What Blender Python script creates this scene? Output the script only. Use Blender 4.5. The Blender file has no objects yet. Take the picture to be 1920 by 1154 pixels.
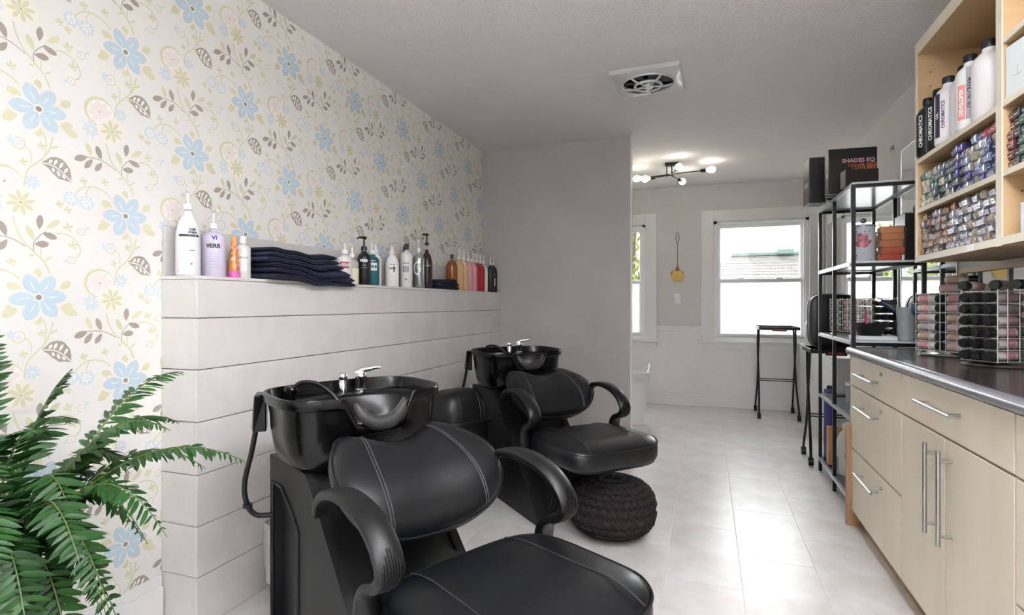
import bpy, math, random
from mathutils import Vector, Matrix
random.seed(11)
PI = math.pi
SC = bpy.context.scene
COL = SC.collection
XR_ = 1.15
CH, RH = 1.125, 2.44                      # camera height, room height
# ---------------------------------------------------------------- camera
cam_d = bpy.data.cameras.new('camera'); cam_d.sensor_fit = 'HORIZONTAL'; cam_d.sensor_width = 36
cam_d.lens = 36 * 1023 / 1920; cam_d.shift_y = -6 / 1920; cam_d.clip_start = .05
cam = bpy.data.objects.new('camera', cam_d); COL.objects.link(cam)
cam.location = (0, 0, CH); cam.rotation_euler = (PI / 2, 0, .3437); SC.camera = cam
# ---------------------------------------------------------------- sky, daylight, exposure
W = bpy.data.worlds.new('overcast_sky'); SC.world = W; W.use_nodes = True
bg = W.node_tree.nodes['Background']; bg.inputs[0].default_value = (.93, .965, 1, 1); bg.inputs[1].default_value = .9
def portal(name, loc, rot, sx, sy):
    d = bpy.data.lights.new(name, 'AREA'); d.shape = 'RECTANGLE'; d.size = sx; d.size_y = sy; d.cycles.is_portal = True
    o = bpy.data.objects.new(name, d); COL.objects.link(o); o.location = loc; o.rotation_euler = rot
portal('daylight_back_window', (.5325, 6.56, 1.4), (-PI / 2, 0, 0), .94, 1.27)
portal('daylight_back_window_second', (-1.13, 6.56, 1.4), (-PI / 2, 0, 0), .94, 1.27)
portal('daylight_added_window', (XR_ + .11, -1.2, 1.45), (0, PI / 2, 0), 1.5, 1.4)  # portal for the added side window, out of view
sun_d = bpy.data.lights.new('added_soft_sun', 'SUN'); sun_d.energy = 3; sun_d.angle = math.radians(55); sun_d.color = (.97, .98, 1)  # soft sun added under the overcast sky to brighten the floor through the windows
sun = bpy.data.objects.new('added_soft_sun', sun_d); COL.objects.link(sun); sun.rotation_euler = (math.radians(-64), 0, math.radians(4))
SC.view_settings.view_transform = 'Standard'; SC.view_settings.look = 'None'
SC.view_settings.gamma = 1; SC.view_settings.use_curve_mapping = False; SC.view_settings.exposure = 2.0
SC.cycles.use_denoising = True; SC.cycles.max_bounces = 10; SC.cycles.diffuse_bounces = 6
SC.cycles.caustics_reflective = False; SC.cycles.caustics_refractive = False; SC.cycles.sample_clamp_indirect = 6
# ---------------------------------------------------------------- materials
def lin(h):
    h = h.lstrip('#'); o = []
    for i in (0, 2, 4):
        c = int(h[i:i + 2], 16) / 255; o.append(c / 12.92 if c <= .04045 else ((c + .055) / 1.055) ** 2.4)
    return (*o, 1)
MC = {}
def mat(name, col, rough=.5, metal=0, spec=.5, noise=None, bump=None, emit=0, alpha=1, trans=0, coat=0, rnd=0, stretch=None):
    if name in MC: return MC[name]
    m = bpy.data.materials.new(name); MC[name] = m; m.use_nodes = True
    nt = m.node_tree; N = nt.nodes; L = nt.links; b = N['Principled BSDF']
    b.inputs['Base Color'].default_value = lin(col); b.inputs['Roughness'].default_value = rough
    b.inputs['Metallic'].default_value = metal; b.inputs['Specular IOR Level'].default_value = spec
    b.inputs['Alpha'].default_value = alpha; b.inputs['Transmission Weight'].default_value = trans
    b.inputs['Coat Weight'].default_value = coat; b.inputs['Coat Roughness'].default_value = .08
    if emit: b.inputs['Emission Color'].default_value = lin(col); b.inputs['Emission Strength'].default_value = emit
    tc = None
    def coords(scale):
        nonlocal tc
        tc = tc or N.new('ShaderNodeTexCoord'); mp = N.new('ShaderNodeMapping')
        s = stretch or (1, 1, 1); mp.inputs['Scale'].default_value = [scale * q for q in s]
        L.new(tc.outputs['Object'], mp.inputs['Vector']); return mp.outputs[0]
    cur = None
    if noise:
        t = N.new('ShaderNodeTexNoise'); t.inputs['Scale'].default_value = 1; t.inputs['Detail'].default_value = 6; t.inputs['Roughness'].default_value = .6
        L.new(coords(noise[0]), t.inputs['Vector'])
        mx = N.new('ShaderNodeMix'); mx.data_type = 'RGBA'
        rp = N.new('ShaderNodeMapRange'); rp.inputs[1].default_value = .35; rp.inputs[2].default_value = .65
        L.new(t.outputs['Fac'], rp.inputs[0]); L.new(rp.outputs[0], mx.inputs[0])
        mx.inputs[6].default_value = lin(col); mx.inputs[7].default_value = lin(noise[1]); cur = mx.outputs[2]
    if rnd:
        oi = N.new('ShaderNodeObjectInfo'); hs = N.new('ShaderNodeHueSaturation')
        mr = N.new('ShaderNodeMapRange'); mr.inputs[3].default_value = 1 - rnd; mr.inputs[4].default_value = 1 + rnd
        L.new(oi.outputs['Random'], mr.inputs[0]); L.new(mr.outputs[0], hs.inputs['Value'])
        if cur: L.new(cur, hs.inputs['Color'])
        else: hs.inputs['Color'].default_value = lin(col)
        cur = hs.outputs[0]
    if cur: L.new(cur, b.inputs['Base Color'])
    if bump:
        t = N.new('ShaderNodeTexNoise'); t.inputs['Scale'].default_value = 1; t.inputs['Detail'].default_value = 3
        L.new(coords(bump[0]), t.inputs['Vector']); bp = N.new('ShaderNodeBump')
        bp.inputs['Strength'].default_value = bump[1]; bp.inputs['Distance'].default_value = bump[2]
        L.new(t.outputs['Fac'], bp.inputs['Height']); L.new(bp.outputs[0], b.inputs['Normal'])
    return m
def glass_mat(name, tint=(.97, .985, .98), gloss=.07):
    m = bpy.data.materials.new(name); MC[name] = m; m.use_nodes = True; nt = m.node_tree; N = nt.nodes; L = nt.links
    N.remove(N['Principled BSDF']); t = N.new('ShaderNodeBsdfTransparent'); t.inputs[0].default_value = (*tint, 1)
    g = N.new('ShaderNodeBsdfGlossy'); g.inputs['Roughness'].default_value = .02; x = N.new('ShaderNodeMixShader'); x.inputs[0].default_value = gloss
    L.new(t.outputs[0], x.inputs[1]); L.new(g.outputs[0], x.inputs[2]); L.new(x.outputs[0], N['Material Output'].inputs[0]); return m
def frosted_mat(name, col, tw=.7):
    m = bpy.data.materials.new(name); MC[name] = m; m.use_nodes = True; nt = m.node_tree; N = nt.nodes; L = nt.links
    N.remove(N['Principled BSDF']); t = N.new('ShaderNodeBsdfTranslucent'); t.inputs[0].default_value = lin(col)
    d = N.new('ShaderNodeBsdfDiffuse'); d.inputs[0].default_value = lin(col); x = N.new('ShaderNodeMixShader'); x.inputs[0].default_value = tw
    L.new(d.outputs[0], x.inputs[1]); L.new(t.outputs[0], x.inputs[2]); L.new(x.outputs[0], N['Material Output'].inputs[0]); return m
GLASS = glass_mat('window_glass'); SHELFGLASS = glass_mat('shelf_glass', (.80, .86, .87), .14); FROST = frosted_mat('frosted_film', '#ffffff', .85)
CLEAR = glass_mat('clear_plastic', (.93, .93, .92), .1)
LEATHER = mat('black_leather', '#0b0c10', .34, spec=.5, bump=(260, .12, .002), noise=(14, '#0f1115'))
PLASTIC = mat('black_gloss_plastic', '#050506', .22, spec=.36)
MATTEBLK = mat('black_satin_plastic', '#0f0f10', .4, spec=.45)
PANELBLK = mat('black_laminate', '#0d0d0f', .5, noise=(30, '#111113'))
BLKMETAL = mat('black_powder_coat', '#0e0f10', .35, spec=.5)
CHROME = mat('chrome', '#e6e8ea', .08, 1)
STEEL = mat('brushed_steel', '#b9b8b6', .28, 1)
WHITEP = mat('white_paint', '#efeeed', .45, noise=(3, '#ebeae9'))
WHITEPL = mat('white_plastic', '#efeff0', .3)
GREYP = mat('grey_wall_paint', '#b4b1ad', .6, noise=(2.5, '#aeaba7'), bump=(160, .06, .002))
# ---------------------------------------------------------------- mesh builder
def rot_to(d):
    return Vector((0, 0, 1)).rotation_difference(Vector(d).normalized()).to_matrix()
def spline(pts, n):
    P = [Vector(p) for p in pts]; out = []; k = len(P) - 1
    for i in range(n + 1):
        t = i / n * k; j = min(int(t), k - 1); t -= j
        a = P[j - 1] if j else P[0] * 2 - P[1]; b = P[j]; c = P[j + 1]; d = P[j + 2] if j + 2 <= k else P[k] * 2 - P[k - 1]
        out.append(.5 * ((2 * b) + (c - a) * t + (2 * a - 5 * b + 4 * c - d) * t * t + (3 * b - a - 3 * c + d) * t ** 3))
    return out
class MB:
    def __init__(s): s.v = []; s.f = []; s.m = []
    def add(s, vs, fs, mi=0):
        o = len(s.v); s.v += [tuple(p) for p in vs]; s.f += [tuple(i + o for i in f) for f in fs]; s.m += [mi] * len(fs); return s
    def box(s, x0, x1, y0, y1, z0, z1, mi=0, rz=0, piv=None):
        vs = [(x, y, z) for z in (z0, z1) for y in (y0, y1) for x in (x0, x1)]
        if rz:
            px, py = piv or ((x0 + x1) / 2, (y0 + y1) / 2); c, q = math.cos(rz), math.sin(rz)
            vs = [(px + (x - px) * c - (y - py) * q, py + (x - px) * q + (y - py) * c, z) for x, y, z in vs]
        return s.add(vs, [(0, 2, 3, 1), (4, 5, 7, 6), (0, 1, 5, 4), (2, 6, 7, 3), (0, 4, 6, 2), (1, 3, 7, 5)], mi)
    def loft(s, rings, mi=0, cap0=True, cap1=True, closed=True):
        n = len(rings[0]); vs = [p for r in rings for p in r]; fs = []
        for k in range(len(rings) - 1):
            for i in range(n if closed else n - 1):
                j = (i + 1) % n; fs.append((k * n + i, k * n + j, (k + 1) * n + j, (k + 1) * n + i))
        if cap0: fs.append(tuple(range(n - 1, -1, -1)))
        if cap1: fs.append(tuple((len(rings) - 1) * n + i for i in range(n)))
        return s.add(vs, fs, mi)
    def lathe(s, prof, n=20, mi=0, o=(0, 0, 0), cap=True):
        return s.loft([[(o[0] + r * math.cos(2 * PI * i / n), o[1] + r * math.sin(2 * PI * i / n), o[2] + z) for i in range(n)] for r, z in prof], mi, cap, cap)
    def cyl(s, p0, p1, r0, r1=None, n=12, mi=0, cap=True):
        r1 = r0 if r1 is None else r1; p0 = Vector(p0); p1 = Vector(p1); R = rot_to(p1 - p0)
        return s.loft([[p + R @ Vector((r * math.cos(2 * PI * i / n), r * math.sin(2 * PI * i / n), 0)) for i in range(n)] for p, r in ((p0, r0), (p1, r1))], mi, cap, cap)
    def tube(s, path, r, n=8, mi=0, cap=True, sect=None):
        P = [Vector(p) for p in path]; rings = []; R = None; pt = None
        for i, p in enumerate(P):
            t = (P[min(i + 1, len(P) - 1)] - P[max(i - 1, 0)]).normalized()
            R = rot_to(t) if R is None else (pt.rotation_difference(t).to_matrix() @ R); pt = t
            rr = r[i] if isinstance(r, (list, tuple)) else r
            rings.append([p + R @ Vector((rr * math.cos(2 * PI * q / n), rr * math.sin(2 * PI * q / n), 0)) for q in range(n)])
        return s.loft(rings, mi, cap, cap)
    def xf(s, M):
        s.v = [tuple(M @ Vector(p)) for p in s.v]; return s
    def mesh(s, name, mats, smooth=True, ang=38):
        me = bpy.data.meshes.new(name); me.from_pydata(s.v, [], s.f); me.update()
        for m in (mats if isinstance(mats, (list, tuple)) else [mats]): me.materials.append(m)
        me.polygons.foreach_set('material_index', s.m)
        if smooth:
            me.polygons.foreach_set('use_smooth', [True] * len(s.f)); me.set_sharp_from_angle(angle=math.radians(ang))
        me.update(); return me
    def build(s, name, mats, parent=None, smooth=True, ang=38, bevel=0, loc=None, rz=0):
        return link(name, s.mesh(name, mats, smooth, ang), parent, bevel, loc, rz)
def link(name, me, parent=None, bevel=0, loc=None, rz=0):
    o = bpy.data.objects.new(name, me); COL.objects.link(o); o.parent = parent
    if loc: o.location = loc
    if rz: o.rotation_euler = (0, 0, rz)
    if bevel:
        b = o.modifiers.new('bevel', 'BEVEL'); b.width = bevel; b.segments = 2; b.limit_method = 'ANGLE'; b.angle_limit = math.radians(40)
    return o
def tag(o, label, cat, group=None):
    o['label'] = label; o['category'] = cat
    if group: o['group'] = group
    return o
def thing(name, label, cat, loc=(0, 0, 0), rz=0, group=None):
    o = bpy.data.objects.new(name, None); COL.objects.link(o); o.location = loc; o.rotation_euler = (0, 0, rz)
    o.empty_display_size = .05; return tag(o, label, cat, group)
def struct(o, label=None):
    o['kind'] = 'structure'
    if label: o['label'] = label
    return o
def sgroup(name, label): 
    o = bpy.data.objects.new(name, None); COL.objects.link(o); return struct(o, label)
def box(name, dims, m, parent=None, bevel=0, **k): return MB().box(*dims).build(name, m, parent, bevel=bevel, smooth=False, **k)
def copy_tree(o, parent=None):
    c = o.copy(); COL.objects.link(c); c.parent = parent
    for ch in list(o.children): copy_tree(ch, c)
    return c
TXT = {}
def text_geo(txt, size, font_bold=False):
    if (txt, size) in TXT: return TXT[(txt, size)]
    cu = bpy.data.curves.new('lettering', 'FONT'); cu.body = txt; cu.size = size; cu.align_x = 'CENTER'; cu.align_y = 'CENTER'
    cu.resolution_u = 2; cu.offset = size * (.03 if font_bold else .0); cu.space_line = .8
    o = bpy.data.objects.new('lettering', cu); COL.objects.link(o)
    me = bpy.data.meshes.new_from_object(o.evaluated_get(bpy.context.evaluated_depsgraph_get()))
    r = ([tuple(v.co) for v in me.vertices], [tuple(p.vertices) for p in me.polygons])
    bpy.data.objects.remove(o); bpy.data.curves.remove(cu); bpy.data.meshes.remove(me); TXT[(txt, size)] = r; return r
def wrap_text(mb, txt, size, r, z, a0, mi, bold=True, vert=False, stretch=1):
    vs, fs = text_geo(txt, size, bold)
    if vert: vs = [(-y, x, 0) for x, y, _ in vs]
    mb.add([(r * math.cos(a0 + x * stretch / r), r * math.sin(a0 + x * stretch / r), z + y) for x, y, _ in vs], fs, mi)
def flat_text(txt, size, M, m, parent, bold=True, name='lettering'):
    vs, fs = text_geo(txt, size, bold); return MB().add([M @ Vector(p) for p in vs], fs).build(name, m, parent, smooth=False)
# ================================================================ the room
XL, XK, XR, YK, YP, XPE, YB, YF, ZK = -1.82, -1.65, 1.15, 1.40, 4.325, -.566, 6.39, -2.2, 1.225
TILE = mat('pale_vinyl_tile', '#e2e1e1', .3, spec=.45, noise=(5.5, '#d3cec8'), rnd=.02)
GROUT = mat('tile_joint', '#c4bfb9', .7)
floor = struct(MB().box(-1.95, XR + .1, YF - .1, YB + .1, -.05, -.0012).build('floor', GROUT, smooth=False), 'pale marbled vinyl tile floor')
def tiles():
    made = {}
    x = .432 - .3 * 8; c = 0
    while x < XR:
        y = 2.926 - .6 * 9 + (.3 if c % 2 else 0)
        while y < YB:
            x0, x1, y0, y1 = max(x, -1.9), min(x + .3, XR), max(y, YF), min(y + .6, YB)
            if x1 - x0 > .01 and y1 - y0 > .01:
                k = (round(x1 - x0, 3), round(y1 - y0, 3))
                if k not in made:
                    w, h = k[0] / 2 - .0006, k[1] / 2 - .0006; e = .0012
                    made[k] = MB().loft([[(-w, -h, -.002), (w, -h, -.002), (w, h, -.002), (-w, h, -.002)], [(-w, -h, -e / 3), (w, -h, -e / 3), (w, h, -e / 3), (-w, h, -e / 3)], [(-w + e, -h + e, 0), (w - e, -h + e, 0), (w - e, h - e, 0), (-w + e, h - e, 0)]], 0, False, True).mesh('tile', TILE, False)
                link('tile', made[k], floor, loc=((x0 + x1) / 2, (y0 + y1) / 2, 0))
            y += .6
        x += .3; c += 1
tiles()
CEIL = mat('popcorn_ceiling', '#e4e0de', .85, bump=(95, .55, .012))
struct(box('ceiling', (-1.95, XR + .1, YF - .1, YB + .1, RH, RH + .08), CEIL), 'stippled off-white ceiling')
# left wall with its printed paper
PAPER = mat('wallpaper_ground', '#e8e6e1', .55, noise=(40, '#e6e4df'))
wl = struct(box('wall_left', (XL - .1, XL, YF, YB, 0, RH), PAPER), 'cream floral wallpapered wall')
MOTIF=[('s','o',4.8,-61.5,224.5,-54.5,194.5,-39.5,161.5,-12.5,132.5,14.5,102.5,29.5,70.5),('s','n',2.4,-30.5,144.5,-54.5,158.5,-77.5,166.5,-105.5,168.5,-123.5,165.5),('s','n',2.4,-12.5,132.5,-11.5,156.5,-0.5,174.5,11.5,186.5,19.5,192.5),('s','o',3.6,44.5,189.5,62.5,191.5,82.5,186.5,101.5,171.5,112.5,147.5,107.5,130.5,96.5,121.5),
('s','o',4.2,-43.5,47.5,-62.5,65.5,-88.5,75.5,-110.5,76.5,-131.5,68.5,-147.5,52.5,-154.5,46.5),('s','o',3.0,-110.5,74.5,-118.5,61.5,-121.5,47.5),('s','o',3.0,5.5,115.5,6.5,131.5,5.5,143.5),('l','n',-118.5,167.5,-155.5,151.5,20.4),
('l','o',-106.5,174.5,-120.5,210.5,16.2),('l','n',-77.5,169.5,-90.5,208.5,17.4),('l','n',-103.5,163.5,-125.5,130.5,16.8),('l','n',-75.5,158.5,-94.5,128.5,16.8),
('l','o',-11.5,164.5,-29.5,204.5,17.4),('l','n',1.5,198.5,4.5,239.5,18.0),('l','o',20.5,202.5,55.5,230.5,17.4),('l','n',10.5,187.5,47.5,175.5,18.6),
('l','n',-9.5,153.5,26.5,156.5,19.8),('l','o',-8.5,124.5,-24.5,117.5,6.0),('l','o',14.5,105.5,33.5,120.5,6.0),('l','o',76.5,208.5,74.5,227.5,7.8),
('l','o',76.5,209.5,91.5,220.5,7.2),('l','o',76.5,205.5,62.5,215.5,7.2),('l','o',76.5,200.5,86.5,207.5,5.4),('l','o',92.5,154.5,89.5,174.5,7.8),
('l','o',92.5,156.5,107.5,167.5,7.2),('l','o',92.5,152.5,77.5,163.5,7.2),('l','o',92.5,147.5,101.5,154.5,5.4),('l','o',-129.5,84.5,-131.5,102.5,7.8),
('l','o',-129.5,85.5,-117.5,95.5,7.2),('l','o',-129.5,82.5,-140.5,92.5,7.2),('l','o',-129.5,77.5,-121.5,84.5,5.4),('l','o',-65.5,94.5,-68.5,112.5,7.8),
('l','o',-65.5,95.5,-53.5,105.5,7.2),('l','o',-65.5,91.5,-78.5,102.5,7.2),('l','o',-65.5,87.5,-57.5,93.5,5.4),('l','o',-196.5,1.5,-198.5,18.5,7.8),
('l','o',-196.5,2.5,-185.5,11.5,7.2),('l','o',-196.5,-0.5,-206.5,9.5,7.2),('l','o',-196.5,-5.5,-189.5,0.5,5.4),('l','o',-173.5,-11.5,-175.5,5.5,7.8),
('l','o',-173.5,-10.5,-162.5,-2.5,7.2),('l','o',-173.5,-14.5,-184.5,-3.5,7.2),('l','o',-173.5,-18.5,-166.5,-12.5,5.4),('c','o',114.5,203.5,12.0),
('c','w',114.5,203.5,9.0),('c','g',114.5,203.5,5.4),('c','o',86.5,113.5,12.0),('c','w',86.5,113.5,9.0),
('c','g',86.5,113.5,5.4),('l','b',121.5,210.5,138.5,220.5,9.6),('l','b',79.5,112.5,63.5,107.5,9.6),('f','b',-164.5,29.5,22.8,9,15.6,0.0),
('c','b',-164.5,29.5,18.2),('f','w',-164.5,29.5,15.5,7,6.0,0.25),('c','g',-164.5,29.5,4.8),('f','b',-120.5,22.5,24.0,9,15.6,0.0),
('c','b',-120.5,22.5,19.2),('f','w',-120.5,22.5,16.3,7,6.0,0.25),('c','g',-120.5,22.5,4.8),('f','b',-15.5,330.5,21.6,8,9.0,0.15),
('f','b',-107.5,257.5,26.4,8,10.8,0.15),('c','o',-83.5,320.5,45.6),('c','w',-78.5,317.5,40.8),('f','k',-81.5,319.5,39.6,8,22.2,0.1),
('c','n',-81.5,319.5,3.0),('c','h',-43.5,267.5,45.6),('c','y',-43.5,267.5,38.4),('f','o',-43.5,267.5,36.0,8,16.2,0.1),
('c','n',-43.5,267.5,3.0),('s','o',3.2,13.0,-67.0,19.0,-88.0,19.0,-113.0,15.0,-132.0),('s','o',4.3,36.0,-71.0,30.0,-100.0,20.0,-126.0,-1.0,-154.0,-19.0,-171.0,-30.0,-191.0,-36.0,-230.0),('s','o',2.7,-20.0,-163.0,-18.0,-140.0,-24.0,-124.0,-34.0,-117.0),
('c','o',-49.0,-112.0,17.1),('c','w',-49.0,-112.0,13.4),('c','g',-49.0,-112.0,8.6),('f','b',-67.0,-105.0,12.8,5,8.6,0.0),
('l','o',7.0,-109.0,5.0,-93.0,7.0),('l','o',7.0,-108.0,17.0,-99.0,6.4),('l','o',7.0,-111.0,-3.0,-102.0,6.4),('l','o',7.0,-116.0,14.0,-110.0,4.8),
('l','o',-37.0,-166.0,-39.0,-150.0,7.0),('l','o',-37.0,-165.0,-27.0,-156.0,6.4),('l','o',-37.0,-168.0,-47.0,-159.0,6.4),('l','o',-37.0,-172.0,-31.0,-167.0,4.8),
('l','o',27.0,-108.0,50.0,-95.0,7.0),('p','n',5.0,-153.0,18.0,-143.0,30.0,-132.0,44.0,-128.0,60.0,-130.0,70.0,-138.0,82.0,-155.0,86.0,-175.0,85.0,-195.0,66.0,-192.0,53.0,-192.0,42.0,-183.0,34.0,-177.0,26.0,-167.0,18.0,-161.0),('s','w',3.2,4.0,-153.0,26.0,-154.0,47.0,-160.0,66.0,-174.0,84.0,-192.0),('l','w',26.0,-152.0,34.0,-138.0,8.0),
('l','w',39.0,-154.0,47.0,-135.0,8.0),('l','w',53.0,-160.0,63.0,-140.0,8.0),('l','w',66.0,-171.0,76.0,-154.0,8.0),('l','w',35.0,-161.0,39.0,-174.0,8.0),
('l','w',48.0,-166.0,54.0,-184.0,8.0),('l','w',61.0,-176.0,69.0,-188.0,8.0),('l','o',-1.6,53.5,-2.7,84.5,21.4),('l','o',56.2,24.6,82.9,49.2,23.5),
('l','o',56.2,-29.4,102.7,-52.4,24.6),('l','o',58.9,-24.1,91.0,-24.1,16.1),('l','o',0.0,-49.2,-2.7,-79.2,23.5),('l','o',-50.8,-26.8,-86.7,-54.6,24.6),
('l','o',-50.8,-24.1,-80.2,-29.4,13.9),('l','o',-42.8,21.4,-76.0,36.4,22.5)]
PRINT = {'o': '#d3cfb0', 'n': '#a2978d', 'b': '#d3dbe1', 'w': '#f1eee8', 'g': '#dfdde2', 'k': '#eae0dc', 'h': '#eee4df', 'y': '#ebe6d8', 'B': '#bfd0d9', 'C': '#93887f', 'v': '#d8e3e9'}
PK = list(PRINT)
def clip(poly, ax, lim, keep_less):
    out = []
    for i, p in enumerate(poly):
        q = poly[i - 1]; pi = (p[ax] <= lim) == keep_less; qi = (q[ax] <= lim) == keep_less
        if pi != qi:
            t = (lim - q[ax]) / (p[ax] - q[ax]); out.append((q[0] + (p[0] - q[0]) * t, q[1] + (p[1] - q[1]) * t))
        if pi: out.append(p)
    return out
def wallpaper():
    polys = []                                                   # (layer, colour, [(y, z)...]) in millimetres about a blue flower
    def P(c, pts): polys.append((c, pts))
    def circ(c, x, y, r, n=18): P(c, [(x + r * math.cos(2 * PI * i / n), y + r * math.sin(2 * PI * i / n)) for i in range(n)])
    def leaf(c, bx, by, tx, ty, w, fat=.62):
        dx, dy = tx - bx, ty - by; n = math.hypot(dx, dy); ux, uy = dx / n, dy / n; pr = ((0, .12), (.2, .62), (.42, .94), (fat, 1), (.82, .74), (.94, .4), (1, .06))
        pts = [(bx + dx * t - uy * w / 2 * k, by + dy * t + ux * w / 2 * k) for t, k in pr] + [(bx + dx * t + uy * w / 2 * k, by + dy * t - ux * w / 2 * k) for t, k in reversed(pr)]
        P(c, pts)
    def stem(c, w, ps):
        sp = spline([(ps[i], ps[i + 1], 0) for i in range(0, len(ps), 2)], len(ps) * 2)
        for a, b in zip(sp, sp[1:]):
            d = (b - a).normalized() * (w / 2); n = (-d.y, d.x)
            P(c, [(a.x + n[0] - d.x * .2, a.y + n[1] - d.y * .2), (b.x + n[0], b.y + n[1]), (b.x - n[0], b.y - n[1]), (a.x - n[0] - d.x * .2, a.y - n[1] - d.y * .2)])
    for e in MOTIF:
        k, c = e[0], e[1]
        if k == 'c': circ(c, *e[2:5])
        elif k == 'l': leaf(c, *e[2:7])
        elif k == 's': stem(c, e[2], e[3:])
        elif k == 'p': P(c, [(e[i], e[i + 1]) for i in range(2, len(e), 2)])
        elif k == 'f':
            x, y, r, n, w, r0 = e[2:]; w *= {'o': .72, 'k': .85}.get(c, 1)
            for i in range(int(n)):
                a = 2 * PI * (i + .3) / n; leaf(c, x + r * r0 * math.cos(a), y + r * r0 * math.sin(a), x + r * math.cos(a), y + r * math.sin(a), w)
    AN = (2, 58, 116, 186, 244, 309)
    for a in AN:
        a = math.radians(a); leaf('h', 6 * math.cos(a), 6 * math.sin(a), 81 * math.cos(a), 81 * math.sin(a), 55)
    for a in AN:
        a = math.radians(a); c, s = math.cos(a), math.sin(a); leaf('B', 8 * c, 8 * s, 73 * c, 73 * s, 40); leaf('v', 18 * c, 18 * s, 50 * c, 50 * s, 5)
    circ('w', 0, 0, 12); circ('C', 0, 0, 8)
    mb = MB(); k = 0
    Y = 1.0235 - .25 * 7; col = -7
    while Y < YP + .2:
        z = 1.145 - .545 * 3 + (.2725 if col % 2 else 0)
        while z < RH + .3:
            for li, (c, pts) in enumerate(polys):
                q = [(Y + a / 1000, z + b / 1000) for a, b in pts]
                for ax, lim, less in ((0, YP, True), (0, -1.2, False), (1, RH, True), (1, .16, False)):
                    q = clip(q, ax, lim, less)
                    if len(q) < 3: break
                if len(q) < 3 or (min(p[0] for p in q) > YK + .02 and max(p[1] for p in q) < 1.2): continue
                x = XL + .00012 + li * 3.2e-6
                mb.add([(x, a, b) for a, b in q], [tuple(range(len(q)))], PK.index(c))
            z += .545
        Y += .25; col += 1
    o = mb.build('wallpaper_print', [mat('print_' + q, PRINT[q], .55) for q in PK], wl, smooth=False); o['kind'] = 'stuff'
wallpaper()
# partition, back, right and shop-front walls
struct(box('wall_partition', (XL, XPE, YP, YP + .085, 0, RH), GREYP, bevel=.003), 'grey partition wall behind the second wash station')
struct(box('trim_2', (XPE, XPE + .006, YP - .002, YP + .087, 0, RH), WHITEP), 'white end edge of the grey partition')
def wall_with_holes(name, axis, c0, c1, a0, a1, holes, zs, mats, label):
    # wall slab between a0..a1 along its run, holes [(a0, a1, z0, z1)], material split at the heights zs
    mb = MB(); xs = sorted({a0, a1, *[h[0] for h in holes], *[h[1] for h in holes]}); zz = sorted({0, RH, *zs, *[h[2] for h in holes], *[h[3] for h in holes]})
    for i in range(len(xs) - 1):
        for j in range(len(zz) - 1):
            cx, cz = (xs[i] + xs[i + 1]) / 2, (zz[j] + zz[j + 1]) / 2
            if any(h[0] < cx < h[1] and h[2] < cz < h[3] for h in holes): continue
            mi = sum(cz > q for q in zs)
            d = (xs[i], xs[i + 1], c0, c1) if axis == 'x' else (c0, c1, xs[i], xs[i + 1]); mb.box(*d, zz[j], zz[j + 1], mi)
    return struct(mb.build(name, mats, smooth=False), label)
HOLES = [(.065, 1.0, .765, 2.035), (-1.6, -.667, .765, 2.035)]
wall_with_holes('wall_back', 'x', YB, YB + .16, XL, XR + .1, HOLES, (.87,), [WHITEP, mat('light_grey_wall_paint', '#dad8d6', .6, noise=(2.5, '#d5d3d1'))], 'far wall, grey above white, with two windows')
ADDED_WIN = [(-1.9, -.5, .7, 2.2)]  # opening of an unseen side window, added to light the near room
wall_with_holes('wall_right', 'y', XR, XR + .1, YF, YB, ADDED_WIN, (), [mat('white_wall_paint', '#dcdad8', .6, noise=(3, '#d6d4d2'))], 'white wall behind the mirrors and counter')
struct(box('wall_front', (XL - .1, XR + .1, YF - .1, YF, 0, RH), WHITEP), 'plain wall at the near end of the salon')
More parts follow.
